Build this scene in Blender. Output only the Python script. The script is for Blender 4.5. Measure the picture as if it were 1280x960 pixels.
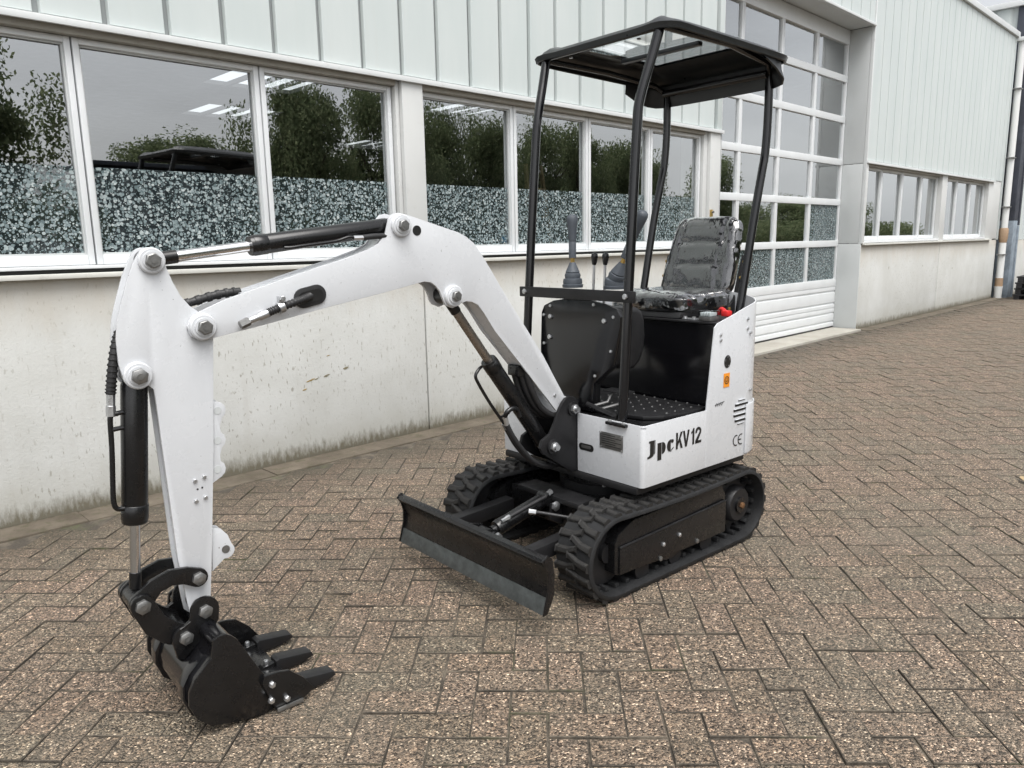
import bpy, bmesh, math, random
from mathutils import Vector, Matrix
random.seed(7)
R_ = math.radians
scene = bpy.context.scene
for o in list(bpy.data.objects): bpy.data.objects.remove(o)

# ------------------------------------------------------------------ camera
cam_d = bpy.data.cameras.new("camera"); cam = bpy.data.objects.new("camera", cam_d)
scene.collection.objects.link(cam); scene.camera = cam
cam_d.sensor_width = 36.0; cam_d.sensor_fit = 'HORIZONTAL'; cam_d.lens = 26.663
cam_d.clip_start = 0.05; cam_d.clip_end = 3000
_r = Vector((0.7100164430298734, -0.7039369551165111, -0.018692614811779)); _u = Vector((0.14206534483563488, 0.11719209271298263, 0.9828954426602473)); _f = Vector((0.6897057984560798, 0.7005274988370168, -0.18321335909047307))
m = Matrix((( _r.x,_u.x,-_f.x, 0.0),( _r.y,_u.y,-_f.y,-4.1928),( _r.z,_u.z,-_f.z, 1.2943),(0,0,0,1)))
cam.matrix_world = m

# ------------------------------------------------------------------ sky, sun, exposure
SUN_EL, SUN_AZ = R_(66), R_(205)          # azimuth clockwise from +Y
world = bpy.data.worlds.new("World"); scene.world = world; world.use_nodes = True
wn, wl = world.node_tree.nodes, world.node_tree.links
wn.clear()
out = wn.new('ShaderNodeOutputWorld'); bg = wn.new('ShaderNodeBackground'); sky = wn.new('ShaderNodeTexSky')
sky.sky_type = 'NISHITA'; sky.sun_disc = False; sky.sun_elevation = SUN_EL; sky.sun_rotation = SUN_AZ
sky.air_density = 1.0; sky.dust_density = 4.0; sky.ozone_density = 1.0
bw = wn.new('ShaderNodeRGBToBW'); mixs = wn.new('ShaderNodeMix'); mixs.data_type = 'RGBA'; mixs.inputs[0].default_value = 0.88
wl.new(sky.outputs[0], bw.inputs[0]); wl.new(sky.outputs[0], mixs.inputs[6]); wl.new(bw.outputs[0], mixs.inputs[7])
tcw = wn.new('ShaderNodeTexCoord')
# an even overcast deck: the band right above the horizon is as bright as the sky over it
spw = wn.new('ShaderNodeSeparateXYZ'); cbw = wn.new('ShaderNodeCombineXYZ'); mxw = wn.new('ShaderNodeMath'); mxw.operation = 'MAXIMUM'; mxw.inputs[1].default_value = .10
wl.new(tcw.outputs['Generated'], spw.inputs[0]); wl.new(spw.outputs[2], mxw.inputs[0])
wl.new(spw.outputs[0], cbw.inputs[0]); wl.new(spw.outputs[1], cbw.inputs[1]); wl.new(mxw.outputs[0], cbw.inputs[2]); wl.new(cbw.outputs[0], sky.inputs[0])
mpw = wn.new('ShaderNodeMapping'); mpw.inputs['Scale'].default_value = (1, 1, 2.6)
nz = wn.new('ShaderNodeTexNoise'); nz.inputs['Scale'].default_value = 1.7; nz.inputs['Detail'].default_value = 6; nz.inputs['Roughness'].default_value = .5
rp = wn.new('ShaderNodeMapRange'); rp.inputs['From Min'].default_value = .3; rp.inputs['From Max'].default_value = .7
rp.inputs['To Min'].default_value = .62; rp.inputs['To Max'].default_value = 1.2
wl.new(tcw.outputs['Generated'], mpw.inputs[0]); wl.new(mpw.outputs[0], nz.inputs['Vector']); wl.new(nz.outputs['Fac'], rp.inputs['Value'])
mulw = wn.new('ShaderNodeMix'); mulw.data_type = 'RGBA'; mulw.blend_type = 'MULTIPLY'; mulw.inputs[0].default_value = 1
wl.new(mixs.outputs[2], mulw.inputs[6]); wl.new(rp.outputs[0], mulw.inputs[7])
wl.new(mulw.outputs[2], bg.inputs['Color']); bg.inputs['Strength'].default_value = 0.15
wl.new(bg.outputs[0], out.inputs['Surface'])
sun_d = bpy.data.lights.new("sun", 'SUN'); sun_d.energy = 1.1; sun_d.angle = R_(50); sun_d.color = (1, .97, .93)
sun = bpy.data.objects.new("sun", sun_d); scene.collection.objects.link(sun)
_sd = Vector((math.sin(SUN_AZ)*math.cos(SUN_EL), math.cos(SUN_AZ)*math.cos(SUN_EL), math.sin(SUN_EL)))
sun.rotation_euler = _sd.to_track_quat('Z', 'Y').to_euler(); sun.location = _sd*40
scene.render.engine = 'CYCLES'
scene.render.resolution_x = 1024; scene.render.resolution_y = 768
vs = scene.view_settings; vs.view_transform = 'Standard'; vs.look = 'None'; vs.gamma = 1; vs.exposure = 1.22
vs.use_curve_mapping = False
scene.cycles.max_bounces = 8; scene.cycles.transparent_max_bounces = 24

# ------------------------------------------------------------------ materials
class NT:
    def __init__(s, name):
        s.m = bpy.data.materials.new(name); s.m.use_nodes = True
        s.n, s.l = s.m.node_tree.nodes, s.m.node_tree.links
        s.b = s.n['Principled BSDF']; s.o = s.n['Material Output']
    def new(s, t, **kw):
        n = s.n.new(t)
        for k, v in kw.items(): setattr(n, k, v)
        return n
    def pos(s):
        return s.new('ShaderNodeNewGeometry').outputs['Position']
    def obj(s):
        return s.new('ShaderNodeTexCoord').outputs['Object']
    def noise(s, vec, scale, detail=4, rough=.55, out='Fac'):
        n = s.new('ShaderNodeTexNoise'); n.inputs['Scale'].default_value = scale
        n.inputs['Detail'].default_value = detail; n.inputs['Roughness'].default_value = rough
        s.l.new(vec, n.inputs['Vector']); return n.outputs[out]
    def mapr(s, v, a, b, c, d):
        n = s.new('ShaderNodeMapRange'); s.l.new(v, n.inputs['Value'])
        for k, x in zip(('From Min','From Max','To Min','To Max'), (a, b, c, d)): n.inputs[k].default_value = x
        return n.outputs[0]
    def scalev(s, vec, sc):
        n = s.new('ShaderNodeMapping'); s.l.new(vec, n.inputs[0]); n.inputs['Scale'].default_value = sc; return n.outputs[0]
    def mix(s, f, a, b, mode='MIX'):
        n = s.new('ShaderNodeMix'); n.data_type = 'RGBA'; n.blend_type = mode
        for i, x in ((0, f), (6, a), (7, b)):
            if isinstance(x, (int, float)): n.inputs[i].default_value = x if i == 0 else (x, x, x, 1)
            elif isinstance(x, tuple): n.inputs[i].default_value = (*x, 1) if len(x) == 3 else x
            else: s.l.new(x, n.inputs[i])
        return n.outputs[2]
    def math(s, op, a, b=0.0, clamp=False):
        n = s.new('ShaderNodeMath'); n.operation = op; n.use_clamp = clamp
        for i, x in ((0, a), (1, b)):
            if isinstance(x, (int, float)): n.inputs[i].default_value = x
            else: s.l.new(x, n.inputs[i])
        return n.outputs[0]
    def ramp(s, v, stops, interp='LINEAR'):
        n = s.new('ShaderNodeValToRGB'); s.l.new(v, n.inputs[0]); cr = n.color_ramp; cr.interpolation = interp
        while len(cr.elements) < len(stops): cr.elements.new(.5)
        for e, (p, c) in zip(cr.elements, stops): e.position = p; e.color = (*c, 1)
        return n.outputs[0]
    def set(s, **kw):
        for k, v in kw.items():
            k = k.replace('_', ' ')
            i = s.b.inputs[k]
            if isinstance(v, (int, float)): i.default_value = v
            elif isinstance(v, tuple): i.default_value = (*v, 1) if len(v) == 3 else v
            else: s.l.new(v, i)
    def bump(s, h, strength=.3, dist=.01):
        n = s.new('ShaderNodeBump'); n.inputs['Strength'].default_value = strength; n.inputs['Distance'].default_value = dist
        s.l.new(h, n.inputs['Height']); s.l.new(n.outputs[0], s.b.inputs['Normal'])

def paint(name, col, rough=.35, var=.08, scale=6, spec=.5, coat=0.0, dirt=None, metallic=0.0, bump=0.0, bscale=60):
    t = NT(name); v = t.noise(t.obj(), scale, 5, .6)
    lo = tuple(c*(1-var) for c in col); hi = tuple(min(1, c*(1+var)) for c in col)
    c = t.mix(t.mapr(v, .3, .7, 0, 1), lo, hi)
    if dirt:
        d = t.noise(t.obj(), scale*5, 6, .7); c = t.mix(t.mapr(d, .58, .78, 0, dirt[1]), c, dirt[0])
    r = t.mapr(t.noise(t.obj(), scale*2.3, 5, .6), .3, .7, rough*.8, rough*1.25)
    t.set(Base_Color=c, Roughness=r, Specular_IOR_Level=spec, Coat_Weight=coat, Coat_Roughness=.12, Metallic=metallic)
    if bump: t.bump(t.noise(t.obj(), bscale, 4, .6), bump, .004)
    return t.m
def white_paint():
    t = NT('white_paint'); o = t.obj()
    c = t.mix(t.mapr(t.noise(o, 5, 5, .6), .3, .7, 0, 1), (.55, .565, .585), (.585, .60, .62))
    c = t.mix(t.mapr(t.noise(o, 24, 6, .7), .60, .80, 0, .28), c, (.34, .335, .32))            # handling smudges
    c = t.mix(t.mapr(t.noise(t.scalev(o, (1, 1, .12)), 46, 3, .6), .66, .74, 0, .22), c, (.40, .40, .39))   # dried run marks
    sp = t.noise(o, 120, 2, .5); c = t.mix(t.mapr(sp, .735, .76, 0, .7), c, (.12, .115, .105))   # small chips
    r = t.mapr(t.noise(o, 12, 5, .6), .3, .7, .20, .36)
    t.set(Base_Color=c, Roughness=r, Coat_Weight=.45, Coat_Roughness=.12)
    t.bump(t.noise(o, 90, 2, .5), .05, .003); return t.m
M = {}
M['white'] = white_paint();
M['black'] = paint('black_paint', (.006, .006, .0065), .27, .2, 9, .45, .15, ((.025, .024, .023), .3))
M['gloss'] = paint('gloss_black', (.005, .005, .006), .16, .1, 9, .4, .35)
M['satin'] = paint('satin_black', (.011, .011, .012), .42, .2, 9, .38, 0, ((.035, .033, .03), .4))
M['rubber'] = paint('track_rubber', (.014, .0145, .0155), .58, .25, 14, .35, 0, ((.05, .046, .038), .45), 0, .25, 120)
M['worn'] = paint('worn_lug_rubber', (.019, .0185, .018), .62, .3, 18, .35, 0, ((.085, .075, .055), .6), 0, .25, 120)
M['steel'] = paint('zinc_steel', (.55, .56, .57), .32, .12, 30, .5, 0, None, .9)
M['nut'] = paint('grey_steel', (.24, .24, .235), .42, .2, 40, .5, 0, ((.15, .14, .13), .5), .85)
M['chrome'] = paint('chrome', (.72, .72, .73), .12, .04, 20, .5, 0, None, 1.0)
M['rod'] = paint('dull_rod', (.30, .27, .24), .28, .15, 20, .5, 0, None, .9)
M['brass'] = paint('brass', (.55, .38, .13), .35, .15, 30, .5, 0, None, .9)
M['hose'] = paint('hose_rubber', (.016, .016, .017), .5, .2, 30)
M['lever_grey'] = paint('lever_rubber', (.062, .072, .086), .55, .1, 25)
M['red'] = paint('red_plastic', (.55, .02, .02), .35, .1, 20)
M['orange'] = paint('orange_sticker', (.75, .27, .02), .45, .05, 20)
M['ink'] = paint('black_ink', (.012, .012, .012), .4, .1, 20)
M['edge_steel'] = paint('scuffed_edge_steel', (.055, .062, .062), .5, .35, 30, .5, .1, ((.14, .14, .13), .5), .2)
M['alu'] = paint('white_frame', (.66, .68, .69), .35, .04, 4, .5, 0, ((.4, .39, .35), .25))
M['sillm'] = paint('sill_metal', (.58, .58, .54), .45, .06, 3, .5, 0, ((.28, .26, .21), .5))
M['flash'] = paint('flashing_metal', (.62, .64, .64), .4, .04, 3, .5, 0, ((.35, .33, .28), .35))
M['headm'] = paint('weathered_header', (.30, .285, .25), .6, .1, 6, .4, 0, ((.14, .12, .10), .6))
M['pillarm'] = paint('pillar_panel', (.56, .57, .56), .5, .04, 1.5, .4, 0, ((.40, .39, .36), .4))
M['reveal'] = paint('reveal_panel', (.50, .52, .52), .5, .04, 1.5, .4, 0, ((.36, .36, .34), .3))
M['dark_in'] = paint('interior_wall', (.05, .052, .055), .8, .1, 2)
M['int_floor'] = paint('interior_floor', (.04, .04, .04), .6, .1, 2)
M['int_roof'] = paint('interior_roof', (.045, .047, .05), .8, .1, 2)
M['pvc'] = paint('pvc_pipe', (.68, .69, .68), .35, .03, 3, .5, 0, ((.42, .40, .35), .3))
M['clay'] = paint('brown_pipe', (.32, .22, .14), .6, .1, 6)
M['slate'] = paint('dark_column_paint', (.052, .058, .075), .6, .25, 5, .4, 0, ((.12, .13, .15), .5))
M['bare'] = paint('bare_blue_grey_column', (.21, .25, .29), .65, .35, 5, .4, 0, ((.42, .44, .46), .6))
M['pallet'] = paint('black_plastic', (.02, .02, .022), .5, .2, 10)
M['drywood'] = paint('dry_leaf', (.30, .22, .12), .7, .2, 40)

def cladding_mat():
    t = NT('cladding_sheet'); p = t.pos()
    v = t.noise(t.scalev(p, (2.2, 2.2, .5)), 1.4, 5, .6)
    c = t.mix(t.mapr(v, .3, .7, 0, 1), (.49, .54, .533), (.545, .585, .576))
    st = t.noise(t.scalev(p, (26, 26, .9)), 1.0, 4, .6)
    c = t.mix(t.mapr(st, .56, .8, 0, .35), c, (.50, .53, .51))
    t.set(Base_Color=c, Roughness=.42, Specular_IOR_Level=.4); return t.m
M['clad'] = cladding_mat()
def concrete_mat():
    t = NT('plinth_concrete'); p = t.pos()
    a = t.noise(p, 1.6, 7, .62); c = t.mix(t.mapr(a, .3, .7, 0, 1), (.49, .495, .47), (.60, .61, .595))
    st = t.noise(t.scalev(p, (9, 9, .8)), 1.3, 5, .6)
    c = t.mix(t.mapr(st, .54, .8, 0, .35), c, (.44, .43, .395))
    # short dark vertical flecks and pinholes in the render
    sp = t.noise(t.scalev(p, (70, 70, 26)), 1.0, 3, .6)
    c = t.mix(t.mapr(sp, .65, .72, 0, .55), c, (.26, .245, .21))
    fl = t.noise(t.scalev(p, (60, 60, 22)), 1.0, 2, .5); lowz = t.noise(p, .9, 4, .6)
    c = t.mix(t.math('MULTIPLY', t.mapr(fl, .62, .68, 0, .75), t.mapr(lowz, .4, .6, 0, 1)), c, (.27, .26, .22))
    # warm run-off under the sill and mossy splash zone near the ground: stains with their own ragged edge
    z = t.new('ShaderNodeSeparateXYZ'); t.l.new(p, z.inputs[0]); z = z.outputs['Z']
    n1 = t.noise(t.scalev(p, (5, 5, 1.5)), 1.2, 5, .65)
    top = t.mapr(t.math('ADD', z, t.math('MULTIPLY', n1, .5)), 1.10, 1.45, 0, .55)
    c = t.mix(top, c, (.44, .385, .305))
    n2 = t.noise(t.scalev(p, (30, 30, 9)), 1.2, 5, .7)
    low = t.mapr(t.math('ADD', z, t.math('MULTIPLY', n2, -.22)), -.105, -.02, .92, 0)
    c = t.mix(low, c, (.085, .070, .042))
    n3 = t.noise(p, 2.2, 6, .7)
    low2 = t.mapr(t.math('ADD', z, t.math('MULTIPLY', n3, -.45)), -.18, .04, .28, 0)
    c = t.mix(low2, c, (.30, .28, .21))
    t.set(Base_Color=c, Roughness=.82, Specular_IOR_Level=.3)
    t.bump(t.noise(p, 60, 6, .7), .35, .006); return t.m
M['concrete'] = concrete_mat()
def kerb_mat():
    t = NT('edging_concrete'); p = t.pos()
    a = t.noise(p, 5, 7, .65); c = t.mix(t.mapr(a, .35, .65, 0, 1), (.070, .056, .040), (.125, .104, .078))
    g = t.noise(p, 14, 6, .7); c = t.mix(t.mapr(g, .52, .68, 0, .8), c, (.055, .052, .025))
    t.set(Base_Color=c, Roughness=.85); t.bump(t.noise(p, 90, 5, .7), .5, .006); return t.m
M['kerb'] = kerb_mat()
def apron_mat():
    t = NT('apron_concrete'); p = t.pos()
    a = t.noise(p, 2.5, 7, .65); c = t.mix(t.mapr(a, .35, .65, 0, 1), (.27, .255, .22), (.36, .345, .305))
    t.set(Base_Color=c, Roughness=.8); t.bump(t.noise(p, 70, 5, .7), .3, .005); return t.m
M['apron'] = apron_mat()
def paver_mat(kind):
    t = NT('paver_'+kind); p = t.pos()
    if kind == 'single': rnd = t.new('ShaderNodeObjectInfo').outputs['Random']
    elif kind == 'island': rnd = t.new('ShaderNodeNewGeometry').outputs['Random Per Island']
    if kind == 'sheet':
        c = t.mix(t.mapr(t.noise(p, .6, 5, .6), .3, .7, 0, 1), (.15, .125, .10), (.20, .17, .14))
    else:
        c = t.ramp(rnd, [(0, (.198, .164, .124)), (.25, (.232, .180, .140)), (.5, (.208, .178, .138)), (.75, (.245, .191, .151)), (1, (.188, .164, .128))])
    # washed aggregate: grains of several colours
    vo = t.new('ShaderNodeTexVoronoi'); vo.inputs['Scale'].default_value = 190; t.l.new(p, vo.inputs['Vector'])
    sx = t.new('ShaderNodeSeparateColor'); t.l.new(vo.outputs['Color'], sx.inputs[0])
    gr = t.ramp(sx.outputs[0], [(0, (.18, .17, .16)), (.15, (.46, .44, .41)), (.34, (.82, .80, .77)), (.54, (1.0, .97, .93)), (.71, (1.3, 1.2, 1.1)), (.87, (1.8, 1.68, 1.56)), (.96, (3.3, 3.25, 3.1))], 'CONSTANT')
    c = t.mix(1.0, c, gr, 'MULTIPLY')
    v2 = t.new('ShaderNodeTexVoronoi'); v2.inputs['Scale'].default_value = 110; t.l.new(p, v2.inputs['Vector'])
    s2 = t.new('ShaderNodeSeparateColor'); t.l.new(v2.outputs['Color'], s2.inputs[0])
    g2 = t.ramp(s2.outputs[1], [(0, (.55, .55, .55)), (.2, (.85, .85, .84)), (.6, (1.08, 1.06, 1.04)), (.9, (1.4, 1.32, 1.25))], 'CONSTANT')
    c = t.mix(.75, c, g2, 'MULTIPLY')
    # weathering: greenish-grey film in broad patches, darker damp areas
    b = t.noise(p, 1.1, 6, .65); c = t.mix(t.mapr(b, .50, .74, 0, .5), c, (.150, .142, .108))
    b3 = t.noise(p, 5.0, 6, .7); c = t.mix(t.mapr(b3, .55, .75, 0, .42), c, (.075, .068, .055))
    sepz = t.new('ShaderNodeSeparateXYZ'); t.l.new(p, sepz.inputs[0])
    # soil and moss collected along the foot of the wall
    nw = t.noise(p, 3, 6, .7)
    dw = t.mapr(t.math('ADD', sepz.outputs['Y'], t.math('MULTIPLY', nw, .9)), -.35, .35, 0, .85)
    c = t.mix(dw, c, (.062, .052, .036))
    t.set(Base_Color=c, Roughness=.62, Specular_IOR_Level=.4)
    t.bump(t.math('ADD', t.math('MULTIPLY', vo.outputs['Distance'], -1.0), t.math('MULTIPLY', t.noise(p, 40, 4, .6), .02)), .55, .35)
    return t.m
for k in ('single', 'island', 'sheet'): M['paver_'+k] = paver_mat(k)
def joint_mat():
    t = NT('joint_sand_moss'); p = t.pos()
    b = t.noise(p, 9, 5, .7)      # joints swept full of pale sand, open dark ones, mossy ones
    c = t.mix(t.mapr(b, .46, .64, 0, 1), (.028, .023, .017), (.125, .104, .078))
    a = t.noise(p, 3.0, 6, .7); c = t.mix(t.mapr(a, .56, .68, 0, .85), c, (.052, .060, .020))
    g = t.noise(p, 120, 4, .7); c = t.mix(t.mapr(g, .35, .7, 0, .45), c, (.13, .11, .085))
    t.set(Base_Color=c, Roughness=.9); t.bump(t.noise(p, 200, 3, .7), .4, .003); return t.m
M['joint'] = joint_mat()

M['seam'] = paint('seam_groove_shade', (.26, .28, .28), .6, .05, 3)  # backing behind the cladding grooves: their shade painted in as a darker grey
def glass_mat(name, ior=2.1, tint=(.55, .60, .60)):
    t = NT(name); t.n.remove(t.b)
    # several glass surfaces in a row: stronger at grazing angles than one
    lwn = t.new('ShaderNodeLayerWeight'); lwn.inputs['Blend'].default_value = .5; r0 = ((ior-1)/(ior+1))**2
    fr_ = t.math('ADD', t.math('MULTIPLY', t.math('POWER', lwn.outputs['Facing'], 2.6), 1-r0), r0)
    g = t.new('ShaderNodeBsdfGlossy'); g.inputs['Roughness'].default_value = .0; g.inputs['Color'].default_value = (.93, .95, .96, 1)
    # faint waviness of insulated panes
    bp = t.new('ShaderNodeBump'); bp.inputs['Strength'].default_value = .008; bp.inputs['Distance'].default_value = .01
    t.l.new(t.noise(t.scalev(t.pos(), (1.0, 1.0, 1.4)), 2.2, 1, .4), bp.inputs['Height']); t.l.new(bp.outputs[0], g.inputs['Normal'])
    tr = t.new('ShaderNodeBsdfTransparent'); tr.inputs['Color'].default_value = (*tint, 1)
    # only the outward faces of the pane mirror; the inner faces let the light out again
    bf = t.math('SUBTRACT', 1.0, t.new('ShaderNodeNewGeometry').outputs['Backfacing'])
    mx = t.new('ShaderNodeMixShader'); t.l.new(t.math('MULTIPLY', fr_, bf), mx.inputs[0]); t.l.new(tr.outputs[0], mx.inputs[1]); t.l.new(g.outputs[0], mx.inputs[2])
    t.l.new(mx.outputs[0], t.o.inputs['Surface']); return t.m
M['glass'] = glass_mat('window_glass', 3.5, (.90, .92, .92))
M['doorglass'] = glass_mat('door_glass', 3.7, (.88, .90, .90))
M['skyl'] = glass_mat('tinted_skylight', 1.45, (.90, .91, .92))
def film_mat():
    t = NT('dotted_film'); t.n.remove(t.b); p = t.scalev(t.pos(), (1, 0, 1))
    fac = None; col = None
    for sc, thr, seed, share in ((44, .50, 0, .05), (72, .47, 3.7, .25), (120, .44, 9.1, .45)):
        v = t.new('ShaderNodeTexVoronoi'); v.voronoi_dimensions = '3D'; v.inputs['Scale'].default_value = sc; v.inputs['Randomness'].default_value = .85
        mp = t.new('ShaderNodeMapping'); mp.inputs['Location'].default_value = (seed, seed*2, seed*.7); t.l.new(p, mp.inputs[0]); t.l.new(mp.outputs[0], v.inputs['Vector'])
        s = t.new('ShaderNodeSeparateColor'); t.l.new(v.outputs['Color'], s.inputs[0])
        # each disc has its own size and its own shade; some cells hold none
        d = t.math('LESS_THAN', v.outputs['Distance'], t.mapr(s.outputs[1], 0, 1, thr*.72, thr))
        d = t.math('MULTIPLY', d, t.math('GREATER_THAN', s.outputs[0], share))
        shade = t.ramp(s.outputs[2], [(0, (.12, .16, .165)), (.45, (.22, .275, .285)), (.8, (.34, .40, .405)), (1, (.50, .55, .55))])
        col = t.mix(d, (.045, .065, .07) if col is None else col, shade)
        fac = d if fac is None else t.math('MAXIMUM', fac, d)
    tr = t.new('ShaderNodeBsdfTransparent'); df = t.new('ShaderNodeBsdfDiffuse'); t.l.new(col, df.inputs['Color'])
    mx = t.new('ShaderNodeMixShader'); t.l.new(t.math('ADD', t.math('MULTIPLY', fac, .68), .16), mx.inputs[0]); t.l.new(tr.outputs[0], mx.inputs[1]); t.l.new(df.outputs[0], mx.inputs[2])
    t.l.new(mx.outputs[0], t.o.inputs['Surface']); return t.m
M['film'] = film_mat()
def leaf_mat():
    t = NT('leaf_green'); t.n.remove(t.b); r = t.new('ShaderNodeNewGeometry').outputs['Random Per Island']
    c = t.ramp(r, [(0, (.065, .085, .045)), (.5, (.10, .12, .066)), (1, (.135, .15, .085))])
    d = t.new('ShaderNodeBsdfDiffuse'); l = t.new('ShaderNodeBsdfTranslucent'); a = t.new('ShaderNodeAddShader')
    t.l.new(c, d.inputs['Color']); t.l.new(c, l.inputs['Color']); t.l.new(d.outputs[0], a.inputs[0]); t.l.new(l.outputs[0], a.inputs[1])
    t.l.new(a.outputs[0], t.o.inputs['Surface']); return t.m
M['leaf'] = leaf_mat()
M['bark'] = paint('bark', (.07, .055, .04), .9, .3, 8)

# ------------------------------------------------------------------ mesh helpers
class MB:
    def __init__(s): s.v = []; s.f = []
    def add(s, vs, fs):
        b = len(s.v); s.v += [tuple(x) for x in vs]; s.f += [tuple(b+i for i in f) for f in fs]; return s
    def box(s, x0, x1, y0, y1, z0, z1, mat=None):
        c = [Vector((x, y, z)) for z in (z0, z1) for y in (y0, y1) for x in (x0, x1)]
        if mat: c = [mat @ p for p in c]
        return s.add(c, [(0,2,3,1),(4,5,7,6),(0,1,5,4),(2,6,7,3),(0,4,6,2),(1,3,7,5)])
    def prism(s, poly, y0, y1, axis='y', mat=None):
        """poly of 2D points extruded between y0 and y1; axis y: (x,z), x: (y,z), z: (x,y)"""
        n = len(poly); area = sum(poly[i][0]*poly[(i+1) % n][1]-poly[(i+1) % n][0]*poly[i][1] for i in range(n))
        if area < 0: poly = poly[::-1]
        P = {'y': lambda a, b, h: Vector((a, h, b)), 'x': lambda a, b, h: Vector((h, a, b)), 'z': lambda a, b, h: Vector((a, b, h))}[axis]
        vs = [P(a, b, y0) for a, b in poly]+[P(a, b, y1) for a, b in poly]
        if mat: vs = [mat @ p for p in vs]
        fs = [tuple(range(n)), tuple(range(2*n-1, n-1, -1))]
        for i in range(n): j = (i+1) % n; fs.append((i, n+i, n+j, j))
        if axis != 'y': fs = [f[::-1] for f in fs]
        return s.add(vs, fs)
    def tube(s, pts, r, n=10, cap=True):
        pts = [Vector(p) for p in pts]; rs = r if isinstance(r, (list, tuple)) else [r]*len(pts)
        b = len(s.v); up = None
        for i, p in enumerate(pts):
            d = (pts[min(i+1, len(pts)-1)]-pts[max(i-1, 0)]).normalized()
            if up is None: up = d.orthogonal().normalized()
            up = (up-d*up.dot(d))
            up = up.normalized() if up.length > 1e-6 else d.orthogonal().normalized()
            w = d.cross(up)
            for k in range(n):
                a = 2*math.pi*k/n; s.v.append(tuple(p+rs[i]*(math.cos(a)*up+math.sin(a)*w)))
        for i in range(len(pts)-1):
            for k in range(n):
                k2 = (k+1) % n; s.f.append((b+i*n+k, b+i*n+k2, b+(i+1)*n+k2, b+(i+1)*n+k))
        if cap:
            s.f.append(tuple(b+k for k in range(n-1, -1, -1))); s.f.append(tuple(b+(len(pts)-1)*n+k for k in range(n)))
        return s
    def cyl(s, p0, p1, r, n=24): return s.tube([p0, p1], r, n)
    def build(s, name, mat, parent=None, bevel=0, seg=2, ang=35, smooth=True, loc=None, rot=None):
        me = bpy.data.meshes.new(name); me.from_pydata(s.v, [], s.f)
        bm = bmesh.new(); bm.from_mesh(me)
        if bevel:
            bm.normal_update()
            es = [e for e in bm.edges if len(e.link_faces) == 2 and e.calc_face_angle(0) > R_(ang)]
            bmesh.ops.bevel(bm, geom=es, offset=bevel, segments=seg, affect='EDGES', clamp_overlap=True, profile=.6)
        bmesh.ops.recalc_face_normals(bm, faces=bm.faces)
        bm.to_mesh(me); bm.free()
        if smooth:
            for p in me.polygons: p.use_smooth = True
            me.set_sharp_from_angle(angle=R_(22 if (bevel and seg < 3) else 40))
        me.materials.append(M[mat] if isinstance(mat, str) else mat)
        return place(name, me, parent, loc, rot)
def place(name, me, parent=None, loc=None, rot=None, mw=None):
    o = bpy.data.objects.new(name, me); scene.collection.objects.link(o)
    if parent: o.parent = parent
    if loc is not None: o.location = loc
    if rot is not None: o.rotation_euler = rot
    if mw is not None: o.matrix_local = mw
    return o
def empty(name, loc=(0, 0, 0), rz=0):
    o = bpy.data.objects.new(name, None); scene.collection.objects.link(o); o.location = loc; o.rotation_euler = (0, 0, rz); return o
def tag(o, label, cat, group=None):
    o['label'] = label; o['category'] = cat
    if group: o['group'] = group
    return o
def smoothpath(pts, n=6):
    pts = [Vector(p) for p in pts]; out = []
    for i in range(len(pts)-1):
        p0, p1, p2, p3 = pts[max(i-1, 0)], pts[i], pts[i+1], pts[min(i+2, len(pts)-1)]
        for k in range(n):
            t = k/n
            out.append(.5*((2*p1)+(p2-p0)*t+(2*p0-5*p1+4*p2-p3)*t*t+(3*p1-p0-3*p2+p3)*t**3))
    out.append(pts[-1]); return out
# ================================================================== the yard
PW = .107; TH = -0.8187838; R0 = -0.1674516; C0 = 2.8529228
UU = Vector((math.cos(TH), math.sin(TH), 0)); VV = Vector((-math.sin(TH), math.cos(TH), 0))
MO = Vector((2.52912, -2.20413, 0)); MYAW = R_(175.8)
MF = Vector((math.cos(MYAW), math.sin(MYAW), 0)); ML = Vector((-math.sin(MYAW), math.cos(MYAW), 0))
def sstep(a, b, x): t = max(0, min(1, (x-a)/(b-a))); return t*t*(3-2*t)
def gz(p):
    """the paving sags a little towards the camera's left"""
    d = Vector((p[0], p[1], 0))-MO; x = d.dot(MF); y = d.dot(ML)
    return -.010-.016*sstep(.2, 1.5, x)*sstep(-2.0, -.6, y)
g = MB(); S = 600
xs = [-S, -60, -10, 30, 60, S]; ys = [-S, -60, -12, 1, 60, S]
for i in range(5):
    for j in range(5): g.add([(xs[i], ys[j], -.055), (xs[i+1], ys[j], -.055), (xs[i+1], ys[j+1], -.055), (xs[i], ys[j+1], -.055)], [(0, 1, 2, 3)])
go = g.build('ground', 'joint', smooth=False); go['kind'] = 'structure'
go.data.materials.append(M['paver_sheet'])
for p in go.data.polygons:
    c = p.center
    if not (-10 < c.x < 30 and -12 < c.y < 1): p.material_index = 1
CP = Vector((0, -4.1928, 1.2943))
def inview(p, mg):
    d = Vector(p)-CP; z = d.dot(_f)
    if z < .3: return False
    x = 948.02*d.dot(_r)/z; y = -948.02*d.dot(_u)/z
    return abs(x) < 640+mg and -480-mg < y < 480+mg
ym = MB(); nxg, nyg = 130, 50
for i in range(nxg+1):
    for j in range(nyg+1):
        x, y = -9.9+39.8*i/nxg, -11.9+12.1*j/nyg; ym.v.append((x, y, gz((x, y))-.0055))
for i in range(nxg):
    for j in range(nyg): a = i*(nyg+1)+j; ym.f.append((a, a+nyg+1, a+nyg+2, a+1))
yard = ym.build('paved_yard', 'joint', smooth=False); yard['kind'] = 'structure'
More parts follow.
